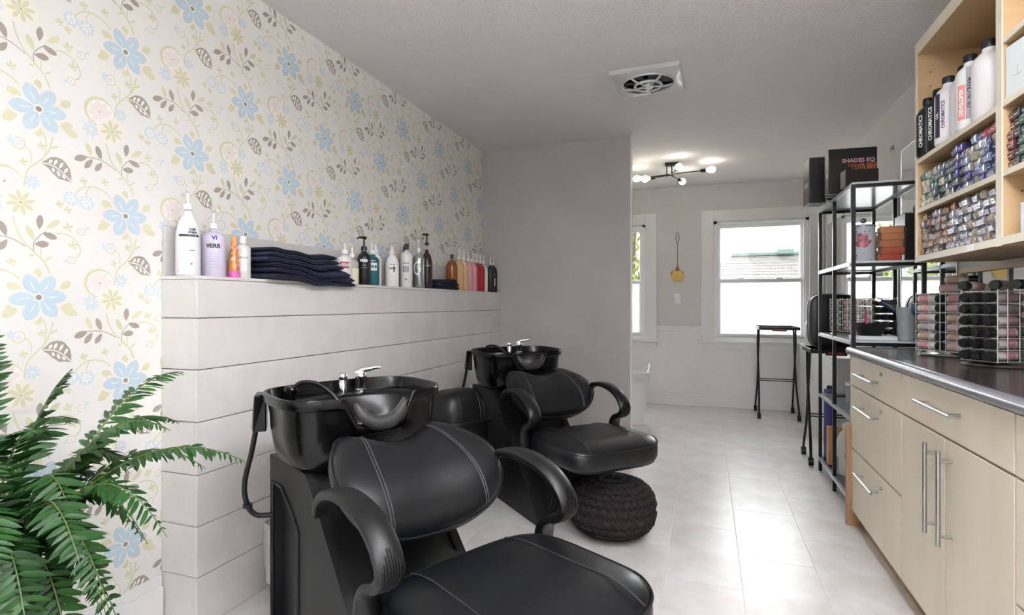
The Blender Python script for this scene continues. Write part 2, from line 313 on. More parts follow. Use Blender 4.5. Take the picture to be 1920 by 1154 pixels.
for n, (x0, x1, z0, z1) in enumerate(HOLES + ADDED_WIN):
    w = sgroup('window_%d' % (n + 1), ['white sash window with a frosted lower pane', 'white sash window half hidden by the partition', 'unseen window added in the right wall to light the room'][n])
    if n == 2:
        for a in (x0, (x0 + x1) / 2 - .02, x1 - .04): box('mullion', (XR + .02, XR + .08, a, a + .04, z0, z1), WHITEP, w)
        box('rail', (XR + .02, XR + .08, x0, x1, z0, z0 + .04), WHITEP, w); box('rail', (XR + .02, XR + .08, x0, x1, z1 - .04, z1), WHITEP, w)
        box('pane', (XR + .048, XR + .052, x0, x1, z0, z1), GLASS, w); continue
    y = YB; f = -.018
    box('casing', (x0 - .125, x0, y + f, y + .01, z0 - .04, z1 + .12), WHITEP, w, .003); box('casing', (x1, x1 + (.125 if n else .13), y + f, y + .01, z0 - .04, z1 + .12), WHITEP, w, .003)
    box('head_casing', (x0, x1, y + f, y + .01, z1, z1 + .12), WHITEP, w, .003)
    box('sill', (x0 - .17, x1 + (.17 if n else .14), y - .05, y + .05, z0 - .065, z0 - .035), WHITEP, w, .004)
    box('apron', (x0 - .12, x1 + .12, y - .012, y, z0 - .13, z0 - .065), WHITEP, w, .003)
    for d in ((x0, x0 + .035, y + .01, y + .15, z0 - .03, z1), (x1 - .035, x1, y + .01, y + .15, z0 - .03, z1), (x0, x1, y + .01, y + .15, z1 - .03, z1), (x0, x1, y + .01, y + .15, z0 - .04, z0)): box('jamb', d, WHITEPL, w, .002)
    zm = 1.385
    for nm, za, zb, yy in (('upper_sash', zm - .015, z1 - .03, y + .085), ('lower_sash', z0, zm + .015, y + .045)):
        s = MB(); a, b = x0 + .035, x1 - .035; t = .038
        s.box(a, a + t, yy, yy + .035, za, zb).box(b - t, b, yy, yy + .035, za, zb).box(a + t, b - t, yy, yy + .035, za, za + t).box(a + t, b - t, yy, yy + .035, zb - t, zb)
        so = s.build(nm, WHITEPL, w, smooth=False, bevel=.002)
        box('pane', (a + t, b - t, yy + .014, yy + .018, za + t, zb - t), GLASS if nm[0] == 'u' else FROST, so)
        if nm[0] == 'l':
            for q in (.28, .72): box('sash_lock', (a + (b - a) * q - .03, a + (b - a) * q + .03, yy - .012, yy + .03, zb, zb + .014), WHITEPL, so, .003)
    box('stop', (x0 + .035, x0 + .05, y + .02, y + .045, z0, z1), WHITEP, w); box('stop', (x1 - .05, x1 - .035, y + .02, y + .045, z0, z1), WHITEP, w)
# chair rail, skirting
cr = MB(); 
for zz, t, d in ((.845, .05, .012), (.875, .018, .024), (.835, .014, .02)): cr.box(-.54, -.06, YB - d, YB, zz - t / 2, zz + t / 2)
struct(cr.build('trim_1', WHITEP, bevel=.003), 'white chair rail between the windows')
def skirting(name, x0, x1, y0, y1, h=.14):
    n = (-1 if x0 < x1 - .2 else 0); mb = MB()
    if x1 - x0 > y1 - y0: mb.box(x0, x1, y0, y1, 0, h * .78).box(x0, x1, y0 + (y1 - y0) * .4, y1, h * .78, h).box(x0, x1, y0 - .006, y0, 0, .02)
    else: mb.box(x0, x1, y0, y1, 0, h * .78).box(x0, x0 + (x1 - x0) * .6, y0, y1, h * .78, h).box(x1, x1 + .006, y0, y1, 0, .02)
    return struct(mb.build(name, WHITEP, smooth=False, bevel=.002))
skirting('baseboard_back', XL, XR, YB - .016, YB); skirting('baseboard_left', XL, XL + .018, YF, YK - .005, .17)
# boarded knee wall with its ledge
PLANK = mat('white_painted_board', '#dedad7', .42, noise=(6, '#d6d1ce'), rnd=.012)
kw = struct(box('wall_knee', (XL + .001, XK - .012, YK + .012, YP - .001, 0, ZK - .02), mat('board_shadow_gap', '#8f8983', .8)), 'low white shiplap wall carrying the bottle ledge')
ZS = [0, .181, .357, .534, .717, .898, 1.077, ZK - .012]
for a, b in zip(ZS, ZS[1:]):
    box('plank', (XK - .014, XK, YK, YP, a + .0015, b - .0015), PLANK, kw, .0015)
    box('plank', (XL + .001, XK - .0145, YK, YK + .014, a + .0015, b - .0015), PLANK, kw, .0015)
box('ledge_board', (XL + .001, XK + .001, YK - .001, YP - .0005, ZK - .012, ZK), PLANK, kw, .001)
box('upstand', (XL + .001, XL + .014, YK + .002, YP - .001, ZK, 1.405), mat('grey_upstand', '#c9c6c3', .45), kw, .002)
# ================================================================ shampoo stations
def sup(n, rx, ry, p, cx=0, cy=0):
    out = []
    for i in range(n):
        a = 2 * PI * i / n; c, s = math.cos(a), math.sin(a)
        out.append((cx + rx * math.copysign(abs(c) ** (2 / p), c), cy + ry * math.copysign(abs(s) ** (2 / p), s)))
    return out
def sstep(a, b, x):
    t = max(0, min(1, (x - a) / (b - a))); return t * t * (3 - 2 * t)
ZR = .847
def basin_mesh():
    N = 112; O = [(x + .015, y) for x, y in sup(N, .178, .277, 3.5)]
    def outline(s, ds=0): return [(x * s, y * s + 0) for x, y in O]
    def zr(i):
        x, y = O[i]; front = sstep(.02, .13, x)
        return ZR + .004 * -x / .2 - .085 * front * (1 - sstep(.075, .125, abs(y)))
    R = []
    def ring(s, f, fx=1): R.append([(.015 + (x - .015) * s, y * s, f(i)) for i, (x, y) in enumerate(O)])
    ring(.58, lambda i: .618); ring(.76, lambda i: .621); ring(.845, lambda i: .638); ring(.89, lambda i: .68); ring(.92, lambda i: .735)
    ring(.93, lambda i: min(zr(i) - .05, .78) if zr(i) > .815 else .745); ring(.95, lambda i: zr(i) - .038); ring(.955, lambda i: zr(i) - .034)
    ring(.995, lambda i: zr(i) - .03); ring(1, lambda i: zr(i) - .024); ring(1, lambda i: zr(i) - .006); ring(.99, lambda i: zr(i)); ring(.965, lambda i: zr(i) - .001); ring(.955, lambda i: zr(i) - .008)
    ring(.93, lambda i: min(zr(i) - .028, .812))
    # the bowl: an ellipse pushed forward, leaving a tap deck behind it
    def bowl(rx, ry, cx, z, blend=0):
        r = []
        for i, (x, y) in enumerate(O):
            a = math.atan2(y / .277, (x - .015) / .178); q = (cx + rx * math.cos(a), ry * math.sin(a)); r.append((q[0], q[1], min(z, zr(i) - .034)))
        R.append(r)
    bowl(.118, .222, .052, .808); bowl(.112, .212, .053, .80); bowl(.10, .18, .053, .74); bowl(.08, .14, .05, .68); bowl(.04, .06, .045, .66)
    return MB().loft(R, 0, True, True).mesh('basin', PLASTIC, True, 50)
def flatband(path, w, t, up):
    # rounded flat strip swept along path (points in x, z at y = 0); w across y, t thickness
    P = spline(path, 44); rings = []
    for i, p in enumerate(P):
        d = (P[min(i + 1, len(P) - 1)] - P[max(i - 1, 0)]).normalized(); n = Vector((d.z, 0, -d.x)) * -1
        e = 1 if 3 < i < len(P) - 4 else .82 + .06 * min(i, len(P) - 1 - i)
        ww = w * (.62 + .38 * sstep(0, .35, i / (len(P) - 1))) * e
        sec = [(-.5, -.25), (-.42, -.5), (.42, -.5), (.5, -.25), (.5, .2), (.4, .5), (0, .58), (-.4, .5), (-.5, .2)]
        rings.append([p + Vector((0, 1, 0)) * (a * ww) + n * (b * t) for a, b in sec])
    return P, MB().loft(rings)
def cushion(outl, c, T, under, bend, n_r=9):
    # outl: closed outline (p, q); rises by T with soft edges; bend(p, q, h) -> 3D
    S = [0, .12, .3, .5, .68, .82, .91, .965, 1]
    R = []
    def h(s): return T * (1 - s ** 3.2) ** .6
    for s in S[1:]: R.append([bend(c[0] + (p - c[0]) * s, c[1] + (q - c[1]) * s, h(s)) for p, q in outl])
    for s, hh in ((1.012, -.25), (1.012, -.6), (.97, -.9), (.8, -1)): R.append([bend(c[0] + (p - c[0]) * s, c[1] + (q - c[1]) * s, under * hh) for p, q in outl])
    mb = MB(); n = len(outl); ctr = bend(c[0], c[1], h(0)); mb.loft(R[::-1], 0, True, False)
    o = len(mb.v); mb.add([ctr], []); st = (len(R) - 1) * n
    mb.f += [(st + i, st + (i + 1) % n, o) for i in range(n)]; mb.m += [0] * n
    return mb, h
def make_station():
    t = thing('shampoo_station', 'x', 'shampoo station', group='backwash shampoo stations')
    # base: side boards with an open cubby, slanted front, plinth
    prof = [(-.20, .0), (-.20, .615), (.10, .615), (.18, .545), (.62, .05), (.62, 0)]
    def slab(y0, y1, pr): return MB().loft([[(x, y0, z) for x, z in pr], [(x, y1, z) for x, z in pr]])
    slab(-.175, .175, [(-.195, .0), (-.195, .61), (.09, .61), (.17, .535), (.605, .045), (.605, 0)]).build('base_body', PANELBLK, t, smooth=False)
    for s in (-1, 1):
        inn = [(-.17, .06), (-.17, .53), (-.09, .53), (-.01, .48), (.05, .43), (.05, .06)]; ya, yb = .175 * s, .205 * s
        out = prof; mb = MB(); n = 6
        for y, flip in ((yb, 1), (ya, 0)):
            mb.add([(x, y, z) for x, z in out] + [(x, y, z) for x, z in inn], [(i, (i + 1) % n, n + (i + 1) % n, n + i) for i in range(n)])
        mb.add([(x, y, z) for y in (ya, yb) for x, z in out], [(i, (i + 1) % n, n + (i + 1) % n, n + i) for i in range(n)])
        mb.add([(x, y, z) for y in (ya, yb) for x, z in inn], [(i, (i + 1) % n, n + (i + 1) % n, n + i) for i in range(n)])
        mb.build('side_panel', PANELBLK, t, smooth=False, bevel=.002)
        mb = MB(); e = [Vector((x, .207 * s, z)) for x, z in inn]; mb.tube(e + [e[0], e[1]], .006, 6); mb.build('cubby_trim', MATTEBLK, t)
    box('seat_bracket', (.30, .82, -.10, .10, .37, .41), BLKMETAL, t, .004)
    MB().loft([[(.46, y, .12), (.62, y, .05), (.72, y, .36), (.40, y, .36)] for y in (-.13, .13)]).build('seat_pedestal', PANELBLK, t, smooth=False, bevel=.004)
    # basin and its fittings
    b = link('basin', basin_mesh(), t)
    P = [Vector((.182 + .024 * math.cos(a), .088 * math.sin(a), ZR + .002 - .092 * math.cos(a))) for a in [(-1.3 + 2.6 * i / 24) for i in range(25)]]
    MB().tube(P, [.006 + .018 * math.cos(-PI / 2 + PI * i / 24) ** .7 if 0 < i < 24 else .004 for i in range(25)], 12).build('neck_rest', mat('grey_gel_rubber', '#3a3939', .35, spec=.4), t)
    fx = -.118; zd = .810
    m = MB(); m.lathe([(.023, 0), (.023, .006), (.019, .009), (.019, .042), (.021, .046), (.021, .058), (.018, .066), (.006, .07)], 20, 0, (fx, .088, zd))
    tp = m.build('mixer_tap', CHROME, b)
    MB().tube([(fx - .01, .072, zd + .064), (fx + .008, .10, zd + .077), (fx + .03, .135, zd + .084), (fx + .036, .147, zd + .083)], [.012, .0115, .007, .005], 10).build('lever', CHROME, tp)
    MB().lathe([(.014, 0), (.014, .034), (.011, .038), (.011, .046), (.016, .05), (.017, .058), (.015, .066), (.008, .069)], 18, 0, (fx, .018, zd)).build('spray_valve', CHROME, b)
    sx, sy = -.10, -.185
    m = MB(); m.cyl((sx, sy, zd - .01), (sx + .012, sy + .01, zd + .038), .026, .02, 16).cyl((sx + .012, sy + .01, zd + .038), (sx + .013, sy + .011, zd + .043), .022, .018, 16)
    so = m.build('spray_socket', PLASTIC, b)
    MB().tube(spline([(sx + .01, sy + .01, zd + .03), (sx + .03, sy + .035, zd + .056), (sx + .065, sy + .08, zd + .05), (sx + .11, sy + .12, zd + .005), (sx + .13, sy + .135, zd - .06)], 20), .007, 8).build('spray_hose', MATTEBLK, so)
    MB().loft([[(x, y, z) for x, y in ((-.178 + k, -.255 + k), (-.10 + k, -.288), (-.10, -.25), (-.16, -.225))] for z, k in ((.715, -.014), (ZR - .012, .0))]).xf(Matrix.Identity(4)).build('hose_guide', PLASTIC, b, smooth=False, bevel=.004)
    hp = spline([(-.15, -.262, .74), (-.165, -.275, .64), (-.18, -.292, .54), (-.18, -.285, .47), (-.17, -.26, .43), (-.16, -.21, .42)], 24)
    h = MB().tube(hp, .0085, 8).build('supply_hose', MATTEBLK, t)
    MB().cyl(hp[15] + Vector((0, 0, .006)), hp[15] - Vector((0, 0, .006)), .015, .015, 12).build('hose_nut', MATTEBLK, h)
    # reclined back cushion
    half = [(0, 0), (.10, .004), (.178, .025), (.23, .075), (.254, .145), (.244, .22), (.214, .285), (.18, .335), (.148, .352), (.108, .340), (.06, .315), (0, .303)]
    sp = [(p.x, p.y) for p in spline([(a, b_, 0) for a, b_ in half], 40)]
    outl = sp + [(-a, b_) for a, b_ in sp[-2:0:-1]]
    bx, bz, rec = .535, .535, math.radians(45)
    U = Vector((-math.cos(rec), 0, math.sin(rec))); Nn = Vector((math.sin(rec), 0, math.cos(rec)))
    def bend(p, q, hh): return Vector((bx, 0, bz)) + U * q + Vector((0, -p, 0)) + Nn * (hh + .75 * p * p - .05 * (q / .4) ** 2 + .02 * math.cos((q - .12) * 9) - .03)
    def edge(p, q, C=(0, .165)):
        a = math.atan2(q - C[1], p - C[0]); best = min(outl, key=lambda e: abs((math.atan2(e[1] - C[1], e[0] - C[0]) - a + PI) % (2 * PI) - PI))
        return math.hypot(p - C[0], q - C[1]) / math.hypot(best[0] - C[0], best[1] - C[1])
    mb, h = cushion(outl, (0, .165), .05, .055, bend)
    bk = mb.build('backrest', LEATHER, t, ang=70)
    for s in (-1, 1):
        pts = []
        for i in range(25):
            q = .022 + .308 * i / 24; p = s * (.112 + .04 * (1 - i / 24) + .012 * math.sin(PI * i / 24))
            d = edge(p, q); pts.append(bend(p, q, h(min(.985, d)) + .0006))
        for o_ in (-.004, .004): MB().tube([v + Vector((0, o_, 0)) for v in pts], .0022, 5).build('seam', mat('black_stitch', '#3a3b3e', .5), bk)
    MB().tube([bend(p * 1.012, .165 + (q - .165) * 1.012, -.004) for p, q in outl] + [bend(outl[0][0], .165 + (outl[0][1] - .165) * 1.012, -.004)], .004, 6).build('piping', LEATHER, bk)
    # seat cushion
    so_ = sup(64, .23, .268, 4.4, .825, 0)
    def sbend(p, q, hh): return Vector((p, q, .472 + hh * (1 if hh > 0 else 1) - .02 * sstep(.95, 1.08, p)))
    mb, h2 = cushion(so_, (.825, 0), .03, .095, sbend)
    st = mb.build('seat', LEATHER, t, ang=70)
    for s in (-1, 1):
        pts = []
        for i in range(21):
            p = .605 + .44 * i / 20; q = s * (.15 + .02 * (i / 20) ** 2); d = max(abs(p - .825) / .23, abs(q) / .27)
            pts.append(sbend(p, q, h2(min(.985, d)) + .001))
        MB().tube(pts, .0016, 5).build('seam', MC['black_stitch'], st)
    MB().tube([sbend(.825 + (p - .825) * 1.008, q * 1.008, .002) for p, q in so_ + so_[:1]], .003, 6).build('piping', LEATHER, st)
    # looped armrests
    path = [(.37, 0, .59), (.40, 0, .635), (.46, 0, .667), (.55, 0, .676), (.64, 0, .658), (.70, 0, .62), (.728, 0, .575), (.708, 0, .54), (.66, 0, .517), (.635, 0, .475), (.63, 0, .37)]
    for s in (-1, 1):
        P, mb = flatband(path, .068, .022, 1)
        mb.xf(Matrix.Translation((0, .275 * s, 0))); a = mb.build('armrest', MATTEBLK, t, ang=45)
        for k in range(8):
            y = -.024 + .048 * k / 7; i0 = 23 + int(abs(k - 3.5) * .9); pts = []
            for i in range(i0, 34):
                d = (P[i + 1] - P[i - 1]).normalized(); n = Vector((-d.z, 0, d.x)); pts.append(P[i] + n * (.022 * (.58 - .2 * abs(y) / .062) + .0003) + Vector((0, y + .275 * s, 0)))
            MB().tube(pts, .0026, 5).build('grip_ridge', MATTEBLK, a)
        box('arm_bracket', (.58, .70, min(.2 * s, .275 * s), max(.2 * s, .275 * s), .368, .385), BLKMETAL, t, .003)
    return t
st1 = make_station(); st1['label'] = 'black shampoo station in front with the near leather chair and basin'
st1.location = (-1.13, 1.56, 0); st1.rotation_euler = (0, 0, math.radians(-28))
st2 = copy_tree(st1); st2['label'] = 'black shampoo station farther back, beside the grey partition and pouf'
st2.location = (-1.13, 3.22, 0); st2.rotation_euler = (0, 0, math.radians(-43))
# ================================================================ lamps
def ceiling_light():
    t = thing('ceiling_light', 'black branching ceiling light with lit bare bulbs in the back area', 'ceiling light', (-.31, 5.28, RH))
    BULB = mat('lit_bulb', '#fff4e4', .3, emit=5)
    m = MB(); m.box(-.06, .06, -.035, .035, -.022, 0); m.build('canopy', BLKMETAL, t, bevel=.003, smooth=False)
    MB().cyl((.0, 0, -.02), (.0, 0, -.10), .006).cyl((-.045, 0, -.02), (-.045, 0, -.12), .005).build('stem', BLKMETAL, t)
    for x0, y0, z0, x1, y1, z1 in ((-.02, .02, -.10, -.25, .05, -.105), (.02, -.02, -.115, -.16, -.14, -.155), (.0, 0, -.10, .05, -.17, -.10), (.02, .01, -.10, .27, .03, -.085), (0, 0, -.12, .06, .20, -.12)):
        a = Vector((x0, y0, z0)); b = Vector((x1, y1, z1)); d = (b - a).normalized()
        arm = MB().cyl(a, b, .005).build('arm', BLKMETAL, t)
        MB().cyl(b - d * .02, b + d * .03, .016).build('socket', BLKMETAL, arm)
        R = rot_to(d); prof = [(.012, .03), (.016, .04), (.028, .062), (.031, .082), (.026, .10), (.012, .112), (.003, .1135)]
        mb = MB().lathe(prof, 14); mb.v = [tuple(b + R @ Vector(p)) for p in mb.v]; mb.build('bulb', BULB, arm)
        l = bpy.data.lights.new('bulb_glow', 'POINT'); l.energy = BULB_W; l.color = (1, .93, .84); l.shadow_soft_size = .03
        lo = bpy.data.objects.new('bulb_glow', l); COL.objects.link(lo); lo.location = Vector((-.31, 5.28, RH)) + b + d * .078
BULB_W = 9
ceiling_light()
def fill_lamp(loc, lab):  # pendant out of view, added as fill to brighten the room
    t = thing('added_fill_pendant', 'white pendant added as unseen fill light ' + lab, 'pendant lamp', loc, group='added fill lamps')
    LD = mat('fill_diffuser', '#f4f8ff', .5, emit=FILL_E)
    box('housing', (-.17, .17, -.62, .62, -.27, -.23), WHITEPL, t, .004)
    box('diffuser', (-.14, .14, -.59, .59, -.274, -.2702), LD, t); box('upper_diffuser', (-.14, .14, -.59, .59, -.2298, -.226), mat('fill_upper_diffuser', '#f4f8ff', .5, emit=FILL_E * 2.8), t)  # upper glow added to lift the ceiling
    for y in (-.5, .5): MB().cyl((0, y, -.23), (0, y, 0), .002, n=6).build('hanging_wire', STEEL, t)
FILL_E = 5.7
fill_lamp((.35, .75, RH), 'above the near counter'); fill_lamp((.35, -.9, RH), 'behind the viewer')
# ================================================================ ceiling exhaust fan
def fan():
    t = thing('exhaust_fan', 'square metal ceiling exhaust fan with round grille', 'exhaust fan', (-.325, 3.265, RH), math.radians(-2))
    n = 64; h = .192; FM = mat('fan_white_metal', '#d6d6d4', .3, metal=.35)
    def sq(s, z): return [(max(-s, min(s, 1.5 * s * math.cos(2 * PI * i / n))), max(-s, min(s, 1.5 * s * math.sin(2 * PI * i / n))), z) for i in range(n)]
    def cc(r, z): return [(r * math.cos(2 * PI * i / n), r * math.sin(2 * PI * i / n), z) for i in range(n)]
    MB().loft([sq(h, -.001), sq(h, -.014), sq(h - .008, -.022), cc(.165, -.03), cc(.155, -.028), cc(.15, -.012)], 0, False, False).build('cover', FM, t, ang=30)
    MB().loft([cc(.15, -.002), cc(.01, -.002)], 0, True, True).build('dark_throat', mat('fan_dark', '#1c1b1a', .7), t)
    for r in (.075, .148): MB().tube([(r * math.cos(2 * PI * i / 40), r * math.sin(2 * PI * i / 40), -.028 - (.012 if r < .1 else 0)) for i in range(41)], .008, 6).build('grille_ring', FM, t)
    for k in range(5):
        a = 2 * PI * k / 5 + .35; MB().tube([(.03 * math.cos(a), .03 * math.sin(a), -.042), (.10 * math.cos(a), .10 * math.sin(a), -.04), (.15 * math.cos(a), .15 * math.sin(a), -.026)], .0065, 6).build('spoke', FM, t)
    for k in range(6):
        a = 2 * PI * k / 6; MB().loft([[(.035, -.02, -.012), (.13, -.035, -.008), (.13, .03, -.018), (.035, .015, -.02)], [(.035, -.02, -.010), (.13, -.035, -.006), (.13, .03, -.016), (.035, .015, -.018)]]).xf(Matrix.Rotation(a, 4, 'Z')).build('blade', mat('fan_blade', '#4b4947', .5), t, smooth=False)
    MB().lathe([(.034, -.02), (.036, -.038), (.03, -.05), (.014, -.056), (.009, -.064), (.002, -.066)][::-1], 24).build('hub', FM, t)
fan()
# ================================================================ bin, pouf, hamper, bag
def swing_bin():
    t = thing('swing_bin', 'black plastic bin with rounded swing lid between the two stations', 'bin', (-1.31, 2.76, 0), math.radians(-28))
    def rr(a, b, z, p=4): return [(x, y, z) for x, y in sup(40, a, b, p)]
    MB().loft([rr(.10, .125, 0), rr(.108, .135, .02), rr(.13, .158, .47), rr(.132, .16, .475)]).build('body', MATTEBLK, t)
    MB().loft([rr(.13, .158, .47), rr(.142, .172, .472), rr(.145, .175, .485), rr(.138, .166, .498), rr(.12, .15, .50)]).build('rim', MATTEBLK, t)
    R = []
    for k in range(9):
        a = k / 8 * PI / 2 * .985; R.append([(x, y, .498 + .155 * math.sin(a)) for x, y in sup(40, .128 * math.cos(a) ** .5 + .002, .155 * math.cos(a) ** .38 + .002, 3.2)])
    d = MB().loft(R).build('dome_lid', MATTEBLK, t)
    MB().tube([(.1285 * math.cos(a) ** .5 + .003, y, .498 + .155 * math.sin(a)) for a in [i / 10 * 1.3 for i in range(11)] for y in (.06,)], .002, 5).build('flap_edge', MATTEBLK, d)
    MB().tube([(.1285 * math.cos(a) ** .5 + .003, -.07, .498 + .155 * math.sin(a)) for a in [i / 10 * 1.3 for i in range(11)]], .002, 5).build('flap_edge', MATTEBLK, d)
swing_bin()
def pouf():
    n = 210; rows = 120; R = []; h = .27; r0 = .205
    for k in range(rows + 1):
        a = -PI / 2 + PI * k / rows; z = h / 2 + h / 2 * math.copysign(abs(math.sin(a)) ** .8, math.sin(a)); base = r0 * max(.02, math.cos(a)) ** .62
        ring = []
        for i in range(n):
            ph = 2 * PI * i / n; wv = .5 * math.sin(ph * 34 + 1.6 * math.sin(k * .31)); rid = abs(math.sin((k / rows * 12) * PI + wv * .8)) ** .8
            rr = base + (.016 * rid + .004 * math.sin(ph * 60 + k)) * min(1, base / .08) - .009
            ring.append((rr * math.cos(ph), rr * math.sin(ph), max(.0, z + .004 * rid)))
        R.append(ring)
    # tilt the ribs: knit rows run round a sideways axis
    mb = MB().loft(R)
    o = mb.build('pouf', mat('dark_brown_knit', '#2b2223', .9, noise=(70, '#191415'), bump=(420, .5, .004)), ang=120, loc=(-.44, 2.69, 0), rz=.3)
    tag(o, 'round dark brown chunky-knit floor pouf beside the far chair', 'pouf')
pouf()
def hamper():
    t = thing('wastebasket', 'white plastic wastebasket with liner behind the partition end', 'wastebasket', (-.66, 5.25, 0))
    n = 40
    def c(r, z, w=0): return [((r + w * math.sin(i * 1.7 + z * 50)) * math.cos(2 * PI * i / n), (r + w * math.sin(i * 1.7 + z * 50)) * math.sin(2 * PI * i / n), z) for i in range(n)]
    MB().loft([c(.105, 0), c(.11, .005), c(.145, .46), c(.152, .47), c(.152, .485), c(.14, .485), c(.136, .46), c(.10, .02)], 0, True, True).build('basket', WHITEPL, t)
    MB().loft([c(.146, .40, .004), c(.156, .45, .005), c(.158, .487, .003), c(.138, .492, .003), c(.128, .44, .006)], 0, False, False).build('liner', frosted_mat('white_bag_film', '#f4f4f4', .4), t)
    MB().tube([(.15 * math.cos(a), .15 * math.sin(a), .47 + .09 * math.sin((a + .6) / 2.2 * PI)) for a in [-.6 + 2.2 * i / 16 for i in range(17)]], .004, 6).build('handle', CHROME, t)
hamper()
def liner_bag():
    t = thing('small_bin', 'small bin with crumpled clear white bag behind the near station', 'bin', (-1.545, 1.71, 0))
    n = 36; random.seed(4)
    def c(r, z, w): return [((r + w * random.uniform(-1, 1)) * math.cos(2 * PI * i / n), (r + w * random.uniform(-1, 1)) * math.sin(2 * PI * i / n), z) for i in range(n)]
    MB().loft([c(.06, 0, 0), c(.075, .24, 0)]).build('body', MATTEBLK, t)
    MB().loft([c(.074, .06, .003), c(.078, .11, .005), c(.08, .17, .006), c(.082, .22, .006), c(.084, .27, .006), c(.078, .285, .006), c(.066, .25, .004)], 0, False, False).build('bag', frosted_mat('clear_bag_film', '#dcdcdc', .3), t, ang=20)
liner_bag()
# ================================================================ counter run
MAPLEF = mat('pale_maple_front', '#dfd4c1', .42, noise=(9, '#d9cdb8'), stretch=(1, 1, .15))
MAPLE = mat('warm_maple', '#c9ac84', .45, noise=(10, '#c1a278'), stretch=(.3, 1, 1))
EDGE = mat('cream_edge_band', '#e6dcc8', .4)
BROWN = mat('brown_end_panel', '#b08c6b', .5, noise=(20, '#a58060'), stretch=(1, 1, .1))
def bar_handle(parent, a, b, off):
    a = Vector(a); b = Vector(b); d = (b - a).normalized(); m = MB(); m.cyl(a, b, .0065, n=14)
    for p in (a + d * .03, b - d * .03): m.cyl(p, p + Vector((off, 0, 0)), .0045, n=10)
    return m.build('bar_handle', STEEL, parent)
def cabinet(label, y0, y1, fronts, end=False):
    t = thing('base_cabinet', label, 'cabinet', group='maple base cabinets')
    box('carcass', (.712, XR - .002, y0 + .001, y1 - .001, .083, .868), MAPLEF, t)
    box('toe_kick', (.735, .75, y0 + .001, y1 - .001, 0, .083), BROWN, t)
    if end:
        box('end_panel', (.69, XR - .002, y1 - .0005, y1 + .014, 0, .868), MAPLEF, t); box('end_edge_strip', (.668, .74, y1 - .012, y1 + .018, 0, .52), BROWN, t, .002)
    for kind, a, b, z0, z1, hd in fronts:
        g = .002; f = box(kind, (.69, .709, a + g, b - g, z0 + g, z1 - g), MAPLEF, t, .0012)
        if hd[0] == 'h': bar_handle(f, (.655, hd[1], hd[3]), (.655, hd[2], hd[3]), .036)
        elif hd[0] == 'v': bar_handle(f, (.655, hd[1], hd[2]), (.655, hd[1], hd[3]), .036)
        if len(hd) > 4: MB().cyl((.691, hd[4], hd[5]), (.682, hd[4], hd[5]), .008, n=16).box(.681, .683, hd[4] - .0015, hd[4] + .0015, hd[5] - .006, hd[5] + .006).build('lock', STEEL, f)
cabinet('pale maple drawer cabinet with three locking drawers at the counter end', 2.435, 3.2, [('drawer', 2.437, 3.195, .716, .866, ('h', 2.70, 2.99, .79, 2.68, .83)), ('drawer', 2.437, 3.195, .40, .712, ('h', 2.70, 2.99, .635, 2.68, .672)), ('drawer', 2.437, 3.195, .083, .396, ('h', 2.70, 2.99, .318, 2.68, .35))], True)
cabinet('pale maple cabinet with a pair of doors below one wide drawer', 1.627, 2.435, [('drawer', 1.629, 2.433, .716, .866, ('h', 1.895, 2.185, .802)), ('door', 2.037, 2.433, .083, .712, ('v', 2.09, .395, .682)), ('door', 1.629, 2.033, .083, .712, ('v', 1.982, .395, .682))])
cabinet('pale maple drawer cabinet at the near end of the counter', .8, 1.627, [('drawer', .802, 1.625, .716, .866, ('h', 1.05, 1.34, .79)), ('drawer', .802, 1.625, .415, .712, ('h', 1.05, 1.34, .635)), ('drawer', .802, 1.625, .083, .411, ('h', 1.05, 1.34, .318))])
ct = thing('countertop', 'dark brown laminate countertop with rounded grey front edge', 'countertop', (0, 0, .868))
box('slab', (.69, XR - .001, .78, 3.215, 0, .04), mat('dark_laminate', '#2f2929', .22, spec=.5, noise=(60, '#3a3332')), ct, .002)
MB().loft([[(.69 - .022 * math.sin(a), y, .02 + .02 * math.cos(a)) for a in [PI * i / 12 for i in range(13)]] for y in (.78, 3.215)]).build('edge_nosing', mat('grey_nosing', '#6f6c74', .25, spec=.6), ct)
# ================================================================ mirrors on the right wall
MIRR = mat('mirror_silver', '#f2f5f5', .01, 1)
def mirror(label, y0, y1, z0, z1, frame=None):
    t = thing('mirror', label, 'mirror', group='wall mirrors behind the counter')
    box('mirror_glass', (XR - .006, XR - .0005, y0, y1, z0, z1), MIRR, t)
    fw, fm = (.022, MAPLE) if frame else (.006, STEEL); x0 = XR - (.02 if frame else .009)
    for d in ((y0 - fw, y0, z0 - fw, z1 + fw), (y1, y1 + fw, z0 - fw, z1 + fw), (y0, y1, z0 - fw, z0), (y0, y1, z1, z1 + fw)): box('frame', (x0, XR - .0006, *d), fm, t)
mirror('plain wall mirror at the far end behind the black shelf rack', 4.10, 6.32, .96, 1.92)
mirror('tall plain wall mirror between the rack and the maple shelf unit', 3.23, 4.04, .94, 2.085)
mirror('maple framed mirror under the open shelf unit', .9, 3.15, .94, 1.27, True)
hk = MB().box(XR - .012, XR - .0005, 4.2, 4.27, 2.135, 2.165).box(XR - .02, XR - .012, 4.21, 4.23, 2.14, 2.16).build('wall_clip', STEEL, bevel=.002); tag(hk, 'small grey metal clip high on the right-hand wall', 'clip')
